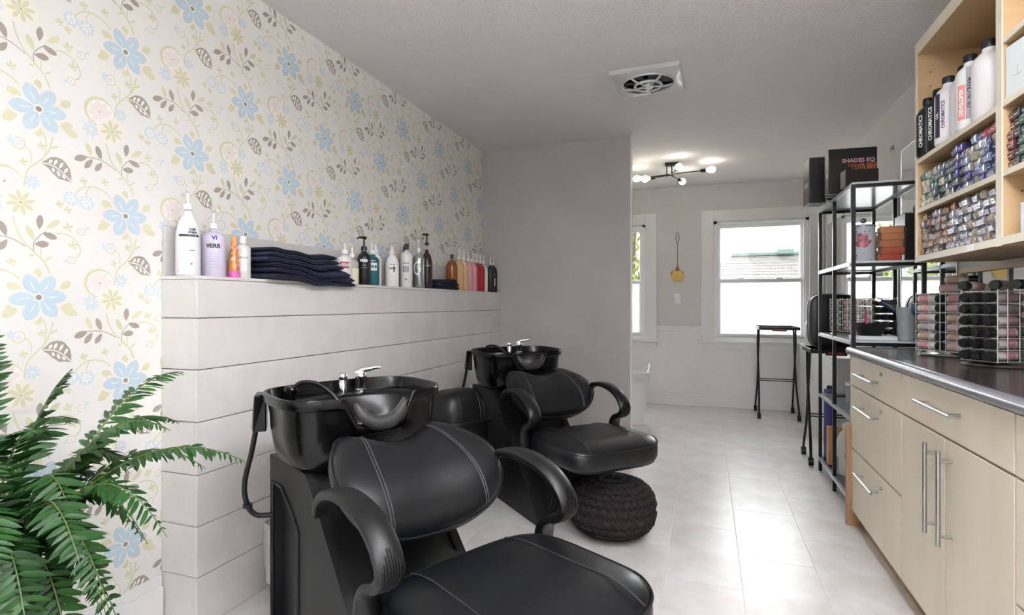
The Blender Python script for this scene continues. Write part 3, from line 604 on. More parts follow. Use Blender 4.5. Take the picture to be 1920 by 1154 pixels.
# ================================================================ maple shelf unit
ZSH = (1.535, 1.748)
def shelf_unit():
    t = thing('wall_shelf_unit', 'open maple wall shelf unit above the counter', 'shelf unit')
    x0, x1 = .85, XR - .001; YD = (2.825, 2.088, 1.2)
    def panel(nm, d, m=MAPLE, edge=True):
        o = box(nm, (d[0] + (.004 if edge else 0), *d[1:]), m, t)
        if edge: box('edge_band', (d[0], d[0] + .004, *d[2:]), EDGE, o)
    panel('side_panel', (x0, x1, 2.805, 2.825, 1.305, 2.25)); panel('divider', (x0, x1, 2.082, 2.118, 1.305, 2.25)); panel('side_panel', (x0, x1, 1.2, 1.22, 1.305, 2.25))
    panel('top_panel', (x0, x1, 2.118, 2.805, 2.20, 2.25)); panel('top_panel', (x0, x1, 1.22, 2.082, 2.20, 2.25))
    for a, b in ((2.118, 2.805), (1.22, 2.082)):
        panel('bottom_panel', (x0, x1, a, b, 1.307, 1.332))
        for z in ZSH: panel('shelf', (x0 + .002, x1, a, b, z - .018, z))
    panel('shelf', (x0 + .002, x1, 1.22, 2.082, 1.925, 1.943))
    box('back_panel', (XR - .012, XR - .001, 1.22, 2.805, 1.332, 2.20), MAPLE, t)
    for y, z in ((2.804, 2.12), (2.804, 2.06), (2.081, 1.47), (2.081, 1.40), (2.081, 2.10)):
        MB().cyl((.90, y, z), (.90, y - .0015, z), .003, n=8).build('peg_hole', mat('hole_dark', '#4a3826', .8), t)
    box('price_strip', (x0 - .001, x0, 2.27, 2.32, 1.308, 1.330), WHITEPL, t)
shelf_unit()
# hair colour boxes
def boxmesh(nm, side, front, metal):
    w, d, h = .0306, .145, .0276
    mb = MB().box(0, d, -w / 2, w / 2, 0, h, 0).add([(-.0004, -w / 2 + .001, .001), (-.0004, w / 2 - .001, .001), (-.0045, -w / 2 + .002, h * .62), (-.0045, w / 2 - .002, h * .62), (-.0004, -w / 2 + .001, h - .001), (-.0004, w / 2 - .001, h - .001)], [(0, 1, 3, 2), (2, 3, 5, 4), (0, 2, 4), (1, 5, 3)], 1).box(-.0034, -.0028, -w / 2 + .006, w / 2 - .006, h * .3, h * .44, 2)
    return mb.mesh('hair_color_box', [mat('card_' + nm, side, .5), mat('front_' + nm, front, .2 if metal else .5, min(1, metal * 1.4)), mat('mark_' + nm, '#c2bfbc' if nm not in ('kraft', 'cream') else '#a79a8a', .3, .3)], False)
BXC = {'rose brown': ('#6d5a52', '#87736b', .5), 'dark brown': ('#3c3130', '#4c3f3c', .4), 'silver': ('#94949a', '#b2b3b8', .6), 'lilac silver': ('#837e8c', '#98929f', .5), 'kraft': ('#9c8e78', '#a09380', 0), 'copper': ('#7d5a46', '#8d6750', .4),
       'cream': ('#cfc8b4', '#d6d0bd', 0), 'teal grey': ('#3c474d', '#57646a', .4), 'slate': ('#4d5156', '#666b70', .5), 'purple': ('#37305c', '#4a4380', .35), 'navy': ('#262a44', '#3a4068', .4), 'pale blue': ('#7c88a4', '#94a0ba', .5), 'red': ('#8e2f3a', '#a53a45', .4), 'black': ('#1d1d22', '#2b2b31', .4), 'dark green': ('#27443f', '#3d6159', .5), 'maroon': ('#5e2a2c', '#6d3436', .2)}
BXM = {k: boxmesh(k, *v) for k, v in BXC.items()}
ORD = 'first second third fourth fifth sixth seventh eighth ninth tenth eleventh twelfth thirteenth fourteenth fifteenth sixteenth seventeenth eighteenth nineteenth twentieth'.split()
def hbox(kind, y, z, shelf, row, colm, x=None):
    o = link('hair_color_box', BXM[kind], None, loc=((x or .862) + random.uniform(0, .012), y, z), rz=random.uniform(-.035, .035))
    tag(o, '%s hair colour box, %s shelf, %s row up, %s from far end' % (kind, shelf, ORD[row], ORD[colm]), 'box', 'hair colour boxes')
random.seed(5)
for c in range(20):                                                     # lowest shelf
    y = 2.786 - c * .0338
    for r in range(6 if c not in (0, 10) else 5):
        z = 1.3325 + r * .0292
        if r == 5 and random.random() < .18: continue
        if random.random() < .13: k = 'kraft'
        elif c < 10: k = random.choice(['rose brown', 'rose brown', 'dark brown', 'rose brown', 'lilac silver', 'copper'] if c < 6 else ['rose brown', 'lilac silver', 'copper', 'dark brown', 'silver'])
        else: k = random.choice(['silver', 'silver', 'lilac silver', 'lilac silver', 'slate'])
        hbox(k, y, z, 'lowest left-bay', r, c)
for c in range(20):                                                     # middle shelf
    y = 2.786 - c * .0338; n = 6 if c > 13 else (5 if c < 9 else 6 if c < 12 else 5)
    for r in range(n):
        z = 1.5355 + r * .0292
        if c < 3: k = 'cream' if random.random() < .85 else 'dark green'
        elif c < 9: k = random.choice(['teal grey', 'teal grey', 'slate', 'slate', 'cream', 'dark green'])
        elif r == n - 1 and c > 15: k = 'red'
        else: k = random.choice(['purple', 'navy', 'purple', 'pale blue', 'pale blue', 'silver', 'kraft'] if c > 11 else ['purple', 'navy', 'slate', 'kraft', 'purple'])
        hbox(k, y, z, 'middle left-bay', r, c)
for c in range(4):                                                      # second bay
    for r in range(6): hbox(['maroon', 'black', 'dark green', 'dark green'][c] if r < 5 or c else 'maroon', 2.064 - c * .0345, 1.5355 + r * .0292, 'middle right-bay', r, c, .862)
for y, z0, z1, w, d, lab in ((2.015, 1.7485, 1.905, .11, .15, 'plain white carton on the upper right-bay shelf'), (1.945, 1.3325, 1.42, .09, .12, 'small white carton on the lowest right-bay shelf')):
    t = thing('carton', lab, 'carton', (.862, y, z0), .12); box('carton_body', (0, d, -w / 2, w / 2, 0, z1 - z0), mat('carton_white', '#dfe6e6', .5), t, .001)
    MB().box(-.0006, 0, -.018, .018, (z1 - z0) * .36, (z1 - z0) * .37).box(-.0006, 0, -.001, .001, (z1 - z0) * .38, (z1 - z0) * .55).build('print_mark', mat('carton_mark', '#9fb3b3', .5), t, smooth=False)
# developer bottles on the top shelf
def lathe_bottle(t, r, h, neck, mbody, sh=.18, nr=.4, n=28, flat=None):
    hb = h * (1 - neck); prof = [(r * .9, 0), (r, h * .025), (r, hb * (1 - sh)), (r * .96, hb * (1 - sh * .72)), (r * .78, hb * (1 - sh * .35)), (r * .5, hb * (1 - sh * .08)), (r * nr, hb), (r * nr, hb + h * neck * .3)]
    mb = MB().lathe(prof, n)
    if flat: mb.v = [(x * flat, y, z) for x, y, z in mb.v]
    return mb.build('body', mbody, t, ang=60)
def label_band(t, r, z0, z1, a0, a1, m, name='label'):
    n = 12; e = .0006; return MB().loft([[((r + e) * math.cos(a0 + (a1 - a0) * i / n), (r + e) * math.sin(a0 + (a1 - a0) * i / n), z) for i in range(n + 1)] for z in (z0, z1)], 0, False, False, False).build(name, m, t)
INK = mat('black_ink', '#1d1d1f', .5); WINK = mat('white_ink', '#efefef', .5)
def dev(label, x, y, mb_, cap, h, r, lab=None):
    t = thing('developer_bottle', label, 'bottle', (x, y, 1.7485), group='bottles on the top shelf')
    lathe_bottle(t, r, h, .14, mb_, .2, .42)
    MB().lathe([(r * .46, h * .9), (r * .46, h * .985), (r * .4, h)], 20).build('cap', cap, t)
    a = math.atan2(-y, -x) + .12
    for w, z0, z1, col, txt, ink in lab or []:
        da, wd = w; label_band(t, r, h * z0, h * z1, a + da - wd, a + da + wd, mat('lab_' + col, '#' + col, .5))
        if txt:
            mb = MB(); wrap_text(mb, txt, wd * r * 1.5, r + .0014, h * (z0 + z1) / 2, a + da, 0, vert=True); mb.build('lettering', ink, t, smooth=False)
BB = mat('bottle_black', '#141416', .3); BW = mat('bottle_white', '#e6e4e4', .35); CAPB = mat('cap_black', '#151517', .4)
dev('first black developer bottle with white vertical lettering, at the shelf end', .878, 2.76, BB, CAPB, .245, .042, [((-.75, .34), .12, .72, '141417', 'CHROMATICS', WINK)])
dev('second black developer bottle with white vertical lettering', .885, 2.672, BB, CAPB, .25, .042, [((-.8, .34), .12, .74, '151518', 'CHROMATICS', WINK)])
dev('white developer bottle with a dark purple lettered label', .888, 2.582, BW, CAPB, .265, .045, [((-1.0, .24), .1, .74, '3b3346', 'OIL', WINK), ((-.5, .25), .1, .74, 'e9e4ea', 'CHROMATICS', mat('purple_ink', '#43384f', .5))])
dev('white developer bottle with no visible label, fourth on the shelf', .905, 2.49, BW, CAPB, .268, .045)
dev('white developer bottle with coral and grey labels', .888, 2.395, BW, CAPB, .27, .045, [((-.7, .27), .12, .58, 'd98480', 'DEVELOPER', WINK), ((-.7, .27), .59, .75, 'd9ddd8', '', INK), ((-.15, .25), .12, .8, '98989b', 'OIL IN CREAM', INK)])
dev('large plain white developer bottle with black cap', .905, 2.295, BW, CAPB, .275, .05)
dev('white developer bottle with a grey lettered label beside the divider', .935, 2.185, BW, CAPB, .255, .042, [((0, .5), .2, .72, '8f8f90', '20', INK)])
# ================================================================ black metal shelf rack
RX0, RX1, RY0, RY1 = .71, 1.04, 3.285, 4.19; RZ = (.09, .52, .925, 1.34, 1.752)
def rack():
    t = thing('shelf_rack', 'tall black metal rack with pale shelves at the counter end', 'shelf rack')
    PALE = mat('pale_shelf', '#d5dde0', .18, spec=.6)
    for x in (RX0, RX1 - .02):
        for y in (RY0, 3.735, RY1 - .02): box('post', (x, x + .02, y, y + .02, 0, RZ[4] + (.0 if 1 else 0)), BLKMETAL, t, .0015)
    for k, z in enumerate(RZ):
        m = PALE if k > 1 else SHELFGLASS
        box('shelf', (RX0 + .003, RX1 - .003, RY0 + .003, RY1 - .003, z + .001, z + .011), m, t)
        for y in (RY0, RY1 - .02): box('cross_rail', (RX0 + .02, RX1 - .02, y, y + .02, z - .018, z), BLKMETAL, t)
        for x, w in ((RX0 - .004, .02), (RX1 - .02, .02)):
            box('long_rail', (x, x + w, RY0 + .02, RY1 - .02, z - .012, z + .004), BLKMETAL if x > .8 else mat('rail_silver', '#b9bcbf', .3, .6), t)
rack()
def black_box(label, x0, x1, y0, y1, z, h, rz=0, text=None, spine=True):
    t = thing('swatch_binder', label, 'binder', ((x0 + x1) / 2, (y0 + y1) / 2, z), rz, 'black colour binders on the rack')
    w, d = (x1 - x0) / 2, (y1 - y0) / 2; box('cover', (-w, w, -d, d, 0, h), mat('binder_black', '#221f20', .35), t, .002)
    if spine:
        o = box('spine', (-w - .0012, -w, -d * .9, d * .9, .003, h - .003), mat('binder_spine', '#2a2626', .3), t)
        for k in range(3): box('spine_print', (-w - .0016, -w - .0012, -d * .5, d * .5, h * (.15 + .22 * k), h * (.26 + .22 * k)), mat('spine_print%d' % k, ('#8d3b45', '#b9b2ae', '#6d6a68')[k], .4), t)
    return t, w, d, h
t, w, d, h = black_box('black SHADES EQ colour binder with pink and orange lettering on the rack', .66, .905, 3.60, 3.66, RZ[4] + .0115, .258, math.radians(4))
RXm = Matrix.Rotation(PI / 2, 4, 'X')
for txt, sz, x, z, c in (('SHADES EQ', .032, .028, .185, '#d9a3b4'), ('COLOR GELS', .024, .048, .157, '#cf6f3a'), ('LACQUERS', .024, .055, .137, '#cf6f3a')):
    flat_text(txt, sz, Matrix.Translation((x, -d - .0008, z)) @ RXm, mat('ink' + c, c, .5), t)
MB().add([(.03, -d - .0007, .06), (.08, -d - .0007, .05), (.08, -d - .0007, .078), (.06, -d - .0007, .09)], [(0, 1, 2, 3)]).build('cover_picture', mat('swatch_tan', '#8d6f58', .4), t, smooth=False)
black_box('plain black binder just behind the lettered binder', .665, .925, 3.69, 3.73, RZ[4] + .0115, .252, math.radians(4), spine=False)
black_box('small plain black box in front of the lettered binder', .70, .86, 3.40, 3.48, RZ[4] + .0115, .092, math.radians(6), spine=False)
black_box('dark binder overhanging the far end of the rack', .60, .70, 3.87, 4.03, RZ[4] + .0115, .285, math.radians(4))
black_box('slim dark binder leaning against the overhanging one', .69, .76, 3.80, 3.85, RZ[4] + .0115, .24, math.radians(4), spine=False)
# second shelf: floral tin, orange cartons, black box
t = thing('floral_tin', 'pale grey storage tin with a rose heart print and round knob', 'tin', (.79, 3.40, RZ[3] + .0115))
MB().lathe([(.054, 0), (.056, .004), (.056, .185), (.053, .19)], 32).build('body', mat('tin_grey', '#bcc0ca', .35), t)
MB().lathe([(.058, .186), (.058, .196), (.045, .20), (.004, .202)], 32).build('lid', mat('tin_lid', '#8b8d90', .3, .4), t)
MB().lathe([(.006, .20), (.006, .208), (.014, .214), (.017, .224), (.012, .234), (.002, .236)], 16).build('knob', CHROME, t)
random.seed(3); mb = MB(); a0 = math.atan2(-3.4, -.79) - .1
for k in range(70):
    a, b = random.uniform(-1, 1), random.uniform(-1, 1)
    if a * a + (b * 1.0 - abs(a) ** .6 * .5) ** 2 > .75: continue
    z = .10 - .045 * b * -1; an = a0 + a * .8; r = .0566 + .0001 * (k % 5); s = .0095
    mb.add([(r * math.cos(an + s * math.cos(q) / r), r * math.sin(an + s * math.cos(q) / r), z + s * math.sin(q)) for q in [2 * PI * i / 7 for i in range(7)]], [tuple(range(7))], k % 3)
mb.build('rose_print', [mat('rose1', '#b5606f', .5), mat('rose2', '#cf8f98', .5), mat('rose3', '#8f5560', .5)], t, smooth=False)
mb = MB()
for k in range(14):
    an = a0 + random.uniform(-1.3, 1.3); z = random.choice([random.uniform(.01, .045), random.uniform(.14, .175)]); r = .0566; s = .0035
    mb.add([(r * math.cos(an + s * math.cos(q) / r), r * math.sin(an + s * math.cos(q) / r), z + s * math.sin(q)) for q in [2 * PI * i / 6 for i in range(6)]], [tuple(range(6))])
mb.build('dot_print', mat('dot_dark', '#4f4a50', .5), t, smooth=False)
CO = ['#a8422f', '#ad5038', '#ac6a44', '#b37449', '#b57b50']
for k in range(5):
    z = RZ[3] + .0115 + k * .0365; dx = (0, .012, .004, .01, .008)[k]
    t = thing('orange_carton', ['red orange carton at the bottom of the stack beside the tin', 'red orange carton second from the bottom of the stack', 'orange carton in the middle of the stack beside the tin', 'pale orange carton second from the top of the stack', 'pale orange carton on top of the stack beside the tin'][k], 'carton', (.90 + dx, 3.37, z), (0, .05, -.04, .03, -.02)[k], 'orange cartons on the rack')
    box('carton_body', (-.05, .05, -.03, .05, 0, .036), mat('carton_orange%d' % k, CO[k], .5), t, .001); box('end_flap', (-.0515, -.05, -.027, .047, .003, .033), mat('carton_kraft', '#b79b7c', .6), t)
for k in range(5):
    o = MB().box(-.028, .028, -.02, .05, 0, .034).box(-.0285, -.028, -.012, .042, .006, .028, 1).build('small_carton', [mat('carton_tan', '#b9a27c', .6), mat('carton_dark', '#6f5a4a', .6)], loc=(.86 + .006 * (k % 2) - .01, 3.52, RZ[3] + .0115 + k * .0345), rz=.08 * (k % 3 - 1), smooth=False)
    tag(o, 'small tan carton behind the floral tin, %s of its stack' % ['bottom', 'second from bottom', 'middle', 'second from top', 'top'][k], 'carton', 'small tan cartons on the rack')
o = MB().box(-.03, .035, -.05, .12, 0, .245).build('black_case', mat('binder_black', '#221f20', .35), loc=(.99, 3.38, RZ[3] + .0115), bevel=.003); tag(o, 'upright black cardboard case beside the orange cartons', 'case')
# third shelf: tint bowl, brush, canister, tray
t = thing('tint_bowl', 'black plastic tint bowl with flared rim on the rack', 'bowl', (.82, 3.40, RZ[2] + .034))
MB().lathe([(.05, 0), (.055, .003), (.068, .035), (.08, .06), (.084, .062), (.08, .064), (.066, .037), (.052, .006), (.002, .005)], 32).build('bowl', MATTEBLK, t); box('pouring_tab', (.075, .105, -.02, .02, .056, .062), MATTEBLK, t, .004)
MB().box(.735, .93, 3.335, 3.46, RZ[2] + .0115, RZ[2] + .033).build('white_box', WHITEPL, bevel=.003); tag(bpy.data.objects['white_box'], 'flat white box under the black tint bowl', 'box')
t = thing('tint_brush', 'pink handled tint brush standing in the black bowl', 'brush', (.815, 3.42, RZ[2] + .045))
MB().tube([(0, 0, 0), (-.004, .01, .06), (-.008, .02, .13)], [.005, .006, .003], 8).build('handle', mat('pink_plastic', '#c4466a', .3), t); MB().box(-.014, .014, -.004, .004, -.006, .012).build('bristles', INK, t, smooth=False)
t = thing('measuring_canister', 'frosted clear plastic canister on the rack shelf', 'canister', (.978, 3.36, RZ[2] + .0115))
MB().lathe([(.036, 0), (.04, .003), (.049, .17), (.05, .175), (.047, .175), (.046, .168), (.037, .008), (.002, .007)], 28).build('vessel', mat('frosted_plastic', '#c3c9cd', .35, alpha=.75), t)
MB().tube([(.048, 0, .15), (.075, 0, .14), (.078, 0, .08), (.046, 0, .06)], .005, 8).build('handle', MC['frosted_plastic'], t)
t = thing('hair_clipper', 'dark hair clipper with silver head propped on the canister', 'clipper', (.955, 3.45, RZ[2] + .16), .3)
MB().tube([(0, 0, 0), (-.02, .02, .03), (-.05, .05, .055)], [.014, .02, .016], 12).build('clipper_body', mat('clipper_navy', '#22324a', .3), t); MB().tube([(-.05, .05, .055), (-.07, .065, .065)], [.014, .016], 8).build('blade_head', STEEL, t); 
MB().tube([(0, 0, 0), (.02, -.02, -.09), (.03, -.03, -.138)], .005, 8).build('cord', MATTEBLK, t)
t = thing('hair_dryer', 'teal hair dryer lying at the far end of the counter', 'hair dryer', (1.02, 3.13, .98), -.5)
MB().lathe([(.02, -.09), (.03, -.085), (.036, -.03), (.036, .03), (.03, .07), (.028, .09), (.022, .09)], 20).xf(Matrix.Rotation(PI / 2, 4, 'Y') @ Matrix.Rotation(.2, 4, 'X')).xf(Matrix.Translation((0, 0, .12))).build('barrel', mat('teal_plastic', '#3d6675', .3), t)
MB().tube([(0, 0, .10), (.01, .01, .03), (.015, .015, -.065)], [.02, .018, .016], 12).build('handle', MATTEBLK, t)
# lower shelves
def jug(label, x, y, z, h, r, mb_, cap, liquid=None):
    t = thing('jug', label, 'jug', (x, y, z)); lathe_bottle(t, r, h, .12, mb_, .3, .35, flat=.8); MB().lathe([(r * .42, h * .9), (r * .42, h)], 16).build('cap', cap, t)
    MB().tube([(0, -r * .5, h * .86), (0, -r * 1.0, h * .8), (0, -r * 1.02, h * .6)], .01, 8).build('handle', mb_, t)
    if liquid: label_band(t, r * .82, h * .05, h * .35, PI * .8, PI * 1.9, liquid, 'paper_label')
jug('cloudy white plastic jug with handle on the bottom rack shelf', .80, 3.78, RZ[0] + .0115, .30, .075, mat('milky_plastic', '#d8d8cf', .4), WHITEPL, mat('jug_label', '#8d9188', .5))
jug('white jug with red-black cap at the back of the bottom rack shelf', .90, 3.60, RZ[0] + .0115, .31, .07, WHITEPL, CAPB)
for k, (x, y, z, r, h, c, lab) in enumerate(((.80, 3.46, RZ[0] + .0115, .078, .19, '#c9dbe2', 'pale bucket with blue lower half on the bottom shelf'), (.965, 3.44, RZ[0] + .0115, .06, .24, '#cfd6da', 'pale bucket with black lid beside the blue one'), (.80, 3.46, RZ[0] + .2025, .066, .10, '#6b6d70', 'dark tub stacked on the blue bucket'))):
    t = thing('powder_tub', lab, 'tub', (x, y, z), 0, 'tubs on the bottom shelf')
    MB().lathe([(r * .86, 0), (r * .88, .004), (r, h * .88), (r, h * .9)], 28).build('tub', mat('tub%d' % k, c, .35), t); MB().lathe([(r * 1.06, h * .86), (r * 1.06, h * .97), (r * .98, h), (r * .2, h * .995)], 28).build('lid', MATTEBLK, t)
    if k == 0: label_band(t, r * .93, h * .05, h * .5, PI * .9, PI * 1.9, mat('blue_band', '#4f9fc4', .4), 'blue_band')
o = MB().box(-.05, .05, -.03, .03, 0, .24).build('paper_bag', mat('kraft_paper', '#b98b5e', .7), loc=(.775, 3.98, RZ[0] + .0115), bevel=.004, smooth=False); tag(o, 'brown paper bag on the bottom rack shelf', 'paper bag')
def cyl_thing(name, label, cat, x, y, z, r, h, m, capm, capr=.6, caph=.12):
    t = thing(name, label, cat, (x, y, z)); MB().lathe([(r * .94, 0), (r, h * .02), (r, h * (1 - caph) * .96), (r * .9, h * (1 - caph))], 24).build('body', m, t)
    MB().lathe([(r * capr, h * (1 - caph)), (r * capr, h * .98), (r * capr * .9, h)], 20).build('cap', capm, t); return t
cyl_thing('tall_bottle', 'tall purple bottle standing behind the rack', 'bottle', .80, 4.32, 0, .035, .56, mat('purple_bottle', '#4d4590', .35), CAPB, .5, .04)
cyl_thing('glass_jar', 'clear plastic jar on the glass rack shelf', 'jar', .84, 3.80, RZ[1] + .0115, .05, .12, mat('jar_plastic', '#c5d0d3', .2, alpha=.6), WHITEPL, 1.02, .14)
cyl_thing('glass_jar', 'small clear jar nearer the counter on the glass shelf', 'jar', .80, 3.52, RZ[1] + .0115, .04, .09, MC['jar_plastic'], MC['jar_plastic'], 1.02, .14)
# ================================================================ wire racks of colour bottles
WIRE = mat('white_wire', '#d9d9d8', .3, .5)
def bottle_mesh():
    body = MB().lathe([(.0, 0), (.016, 0), (.0185, .004), (.0185, .058), (.0165, .066), (.013, .07)][1:], 12, 0)
    return body
def make_cb(kind):
    lab = {'pink': '#c9a2a0', 'tan': '#b79a84', 'grey': '#aca5a2', 'rose': '#c08a8f'}[kind]
    t = thing('color_bottle', 'x', 'bottle'); R = Matrix.Rotation(PI / 2, 4, 'Y')
    MB().lathe([(.014, 0), (.0172, .003), (.0172, .066), (.0155, .073), (.012, .078)], 12).xf(R).build('body', mat('gel_bottle', '#cdc5c1', .25), t)
    MB().lathe([(.0175, .012), (.0175, .05)], 12, cap=False).xf(R).build('label', mat('gel_lab_' + kind, lab, .45), t)
    MB().lathe([(.0158, .077), (.0165, .08), (.0165, .106), (.0145, .112), (.002, .113)], 12).xf(R).build('cap', CAPB, t)
    MB().lathe([(.0167, .078), (.0167, .082)], 12, cap=False).xf(R).build('cap_ring', mat('cap_ring_pale', '#c6d3da', .3), t)
    return t
CB = {}
def put_cb(kind, M, label, group):
    if kind not in CB: CB[kind] = make_cb(kind); o = CB[kind]
    else: o = copy_tree(CB[kind])
    o['label'] = label; o['group'] = group; o.matrix_world = M; return o
def wire_rack(cx, cy, z, ang, flip, rows, where, kinds, wide=3):
    # bottles lie along local +x (caps at +x); block is `wide` deep in y; outer column at y = -
    t = thing('wire_rack', 'white wire bottle rack ' + where, 'wire rack', (cx, cy, z), ang, 'wire bottle racks')
    pitch = .0405; H = rows * pitch + .01; D = .042; W2 = D * wide; L0, L1 = -.12, .12
    MB().lathe([(.115, 0), (.118, .003), (.115, .006), (.02, .007), (.012, .012), (.012, .02)], 32).build('turntable', STEEL, t)
    for y in (-W2 / 2, W2 / 2):
        for x in (L0, L0 + .06, -.012, .012, .06, .10):
            MB().cyl((x, y * 1.02, .016), (x, y * 1.02, H + .016), .0016, n=6).build('upright_wire', WIRE, t)
    for k in range(rows + 1):
        zz = .018 + k * pitch; e = [(L0, -W2 / 2, zz), (L1 - .02, -W2 / 2, zz), (L1 - .02, W2 / 2, zz), (L0, W2 / 2, zz), (L0, -W2 / 2, zz)]
        MB().tube(e, .0016, 6).build('tier_wire', WIRE, t)
    M0 = Matrix.Translation((cx, cy, z)) @ Matrix.Rotation(ang, 4, 'Z')
    for k in range(rows):
        for j in range(wide):
            kd = kinds[(k * 2 + j + (k // 3)) % len(kinds)]; y = -W2 / 2 + D * (j + .5)
            put_cb(kd, M0 @ Matrix.Translation((.008, y, .018 + (k + .465) * pitch)) @ Matrix.Rotation(random.uniform(-.03, .03), 4, 'Z'), '%s labelled bottle, %s tier up, %s column, rack %s' % (kd, ORD[k], ['outer', 'middle', 'inner'][j], where), 'colour bottles in wire racks')
        kd = kinds[(k + 1) % len(kinds)]
        put_cb(kd, M0 @ Matrix.Translation((-.122, -W2 / 2 + D * .5, .018 + (k + .465) * pitch)), '%s labelled bottle, %s tier up, rear half, rack %s' % (kd, ORD[k], where), 'colour bottles in wire racks')
random.seed(8)
KP = ['pink', 'rose', 'tan', 'grey', 'pink']
wire_rack(.985, 2.80, .909, math.radians(-58), 0, 6, 'at the far part of the counter', KP)
wire_rack(.985, 2.40, .909, math.radians(-152), 0, 6, 'at the near part of the counter', ['rose', 'pink', 'rose', 'grey'])
wire_rack(.90, 3.62, RZ[2] + .0115, math.radians(-80), 0, 5, 'behind the tint bowl', ['tan', 'grey', 'rose'])
wire_rack(.86, 3.98, RZ[2] + .0115, math.radians(-70), 0, 5, 'at the shelf rack far end', ['rose', 'tan', 'pink'])
for k, (x, y, z, a) in enumerate(((.93, 2.80, 1.1915, -.5), (1.0, 2.74, 1.1915, -.6), (.96, 2.83, 1.2285, -.55), (.95, 2.48, 1.1915, -2.4), (.98, 2.38, 1.1915, -2.2), (1.03, 2.33, 1.1915, -2.3))):
    put_cb(KP[k % 3], Matrix.Translation((x, y, z)) @ Matrix.Rotation(a, 4, 'Z'), ['pink labelled bottle lying loose across the far wire rack', 'rose labelled bottle lying loose on the far wire rack, by the wall', 'tan labelled bottle piled on two loose bottles on the far rack', 'pink labelled bottle lying loose on the near wire rack edge', 'rose labelled bottle lying loose on the near wire rack middle', 'tan labelled bottle lying loose on the near wire rack, by the mirror'][k], 'loose colour bottles on the wire racks')
# ================================================================ bottles on the ledge
ZL = ZK + .0005
def pump(t, z, r, m, ang, hgt=.05, nz=.045):
    c = MB().lathe([(r * 1.15, z), (r * 1.15, z + .012), (r * .95, z + .02), (r * .55, z + .022), (.0045, z + .024), (.0045, z + hgt)], 16).build('pump_collar', m, t)
    d = Vector((math.cos(ang), math.sin(ang), 0)); p = Vector((0, 0, z + hgt))
    MB().tube([p - d * .012 + Vector((0, 0, .001)), p + Vector((0, 0, .003)), p + d * nz * .7 + Vector((0, 0, .002)), p + d * nz - Vector((0, 0, .006))], [.008, .0085, .005, .0035], 8).build('pump_head', m, c)
def cap(t, z, r, h, m): MB().lathe([(r, z), (r, z + h * .9), (r * .9, z + h)], 18).build('cap', m, t)
def spike(t, z, r, h, m): MB().lathe([(r * 1.1, z), (r * 1.05, z + h * .25), (r * .55, z + h * .45), (r * .3, z + h * .9), (r * .15, z + h)], 16).build('nozzle_cap', m, t)
GRPB = 'bottles along the ledge'
def bottle(label, y, D, h, m, top, x=-1.73, text=(), bands=(), neck=.1, sh=.22, nr=.42, rot=0):
    t = thing('salon_bottle', label, 'bottle', (x, y, ZL), 0, GRPB); r = D / 2
    hb = h - {'pump': .055, 'cap': .022, 'spike': .04, 'none': 0}[top[0]]
    lathe_bottle(t, r, hb, neck, m, sh, nr)
    if top[0] == 'pump': pump(t, hb * .955, r * nr, top[1], top[2] if len(top) > 2 else -1.2, hgt=h - hb * .955)
    elif top[0] == 'cap': cap(t, hb * .955, r * nr * 1.12, h - hb * .955, top[1])
    elif top[0] == 'spike': spike(t, hb * .955, r * nr, h - hb * .955, top[1])
    a = math.atan2(-y, -x) + rot
    for da, wd, z0, z1, mm in bands: label_band(t, r, hb * z0, hb * z1, a + da - wd, a + da + wd, mm)
    for txt, sz, z, mm, *o in text:
        mb = MB(); wrap_text(mb, txt, sz, r + .0014, hb * z, a + (o[0] if o else 0), 0); mb.build('lettering', mm, t, smooth=False)
    return t
def cm(h): return mat('tone_' + h, '#' + h, .32)
WPUMP = mat('white_pump', '#eceae8', .3)
bottle('tall white pump bottle with dark patterned band, first on the ledge', 1.432, .078, .30, cm('ecebee'), ('pump', WPUMP, -.6), text=[('milk\nshake', .013, .64, INK, .35), ('blonde', .006, .36, INK, .3), ('. . . . . .', .006, .31, mat('grey_ink', '#8d8d90', .5), .3), ('. . . . . .', .006, .27, MC['grey_ink'], .3), ('o', .012, .17, INK, .25)], bands=[(-.35, .42, .555, .585, INK), (.35, .26, .555, .585, mat('band_violet', '#4a4668', .5)), (.8, .14, .555, .585, INK)], sh=.42, nr=.36)
bottle('lilac pump bottle lettered VERB beside the tall white one', 1.537, .08, .243, cm('cfc8dc'), ('pump', WPUMP, -.4), x=-1.728, text=[('VERB', .021, .60, INK, -.05), ('VI', .022, .76, mat('blue_ink', '#3b3a8c', .5), .05)] + [('- - - - - -', .008, z, MC['grey_ink'], 0) for z in (.45, .40, .35, .30, .24, .18)], sh=.14, nr=.3)
t = thing('cream_tube', 'orange patterned tube standing on its pink cap', 'tube', (-1.70, 1.603, ZL), math.atan2(-1.6, 1.7)); 
MB().lathe([(.019, 0), (.021, .002), (.021, .022), (.019, .024)], 20).build('cap', cm('d263ae'), t)
R = []
for k in range(13):
    u = k / 12; R.append([(x, y, .024 + .135 * u) for x, y in sup(24, .02 * (1 - u) ** .8 + .0008, .02 * (1 - u * .62), 2)])
MB().loft(R).build('body', mat('orange_print', '#d9713a', .35, noise=(70, '#e8a04a')), t)
random.seed(2); mb = MB()
for k in range(34):
    u = random.uniform(.02, .75); a = random.uniform(-1.4, 1.4); s = random.uniform(.003, .006); z = .024 + .135 * u
    rx, ry = .02 * (1 - u) ** .8 + .0015, .02 * (1 - u * .62) + .0006
    mb.add([(rx * math.cos(a + s / .02 * math.cos(q)), ry * math.sin(a + s / .02 * math.cos(q)), z + s * math.sin(q)) for q in [2 * PI * i / 7 for i in range(7)]], [tuple(range(7))], k % 4)
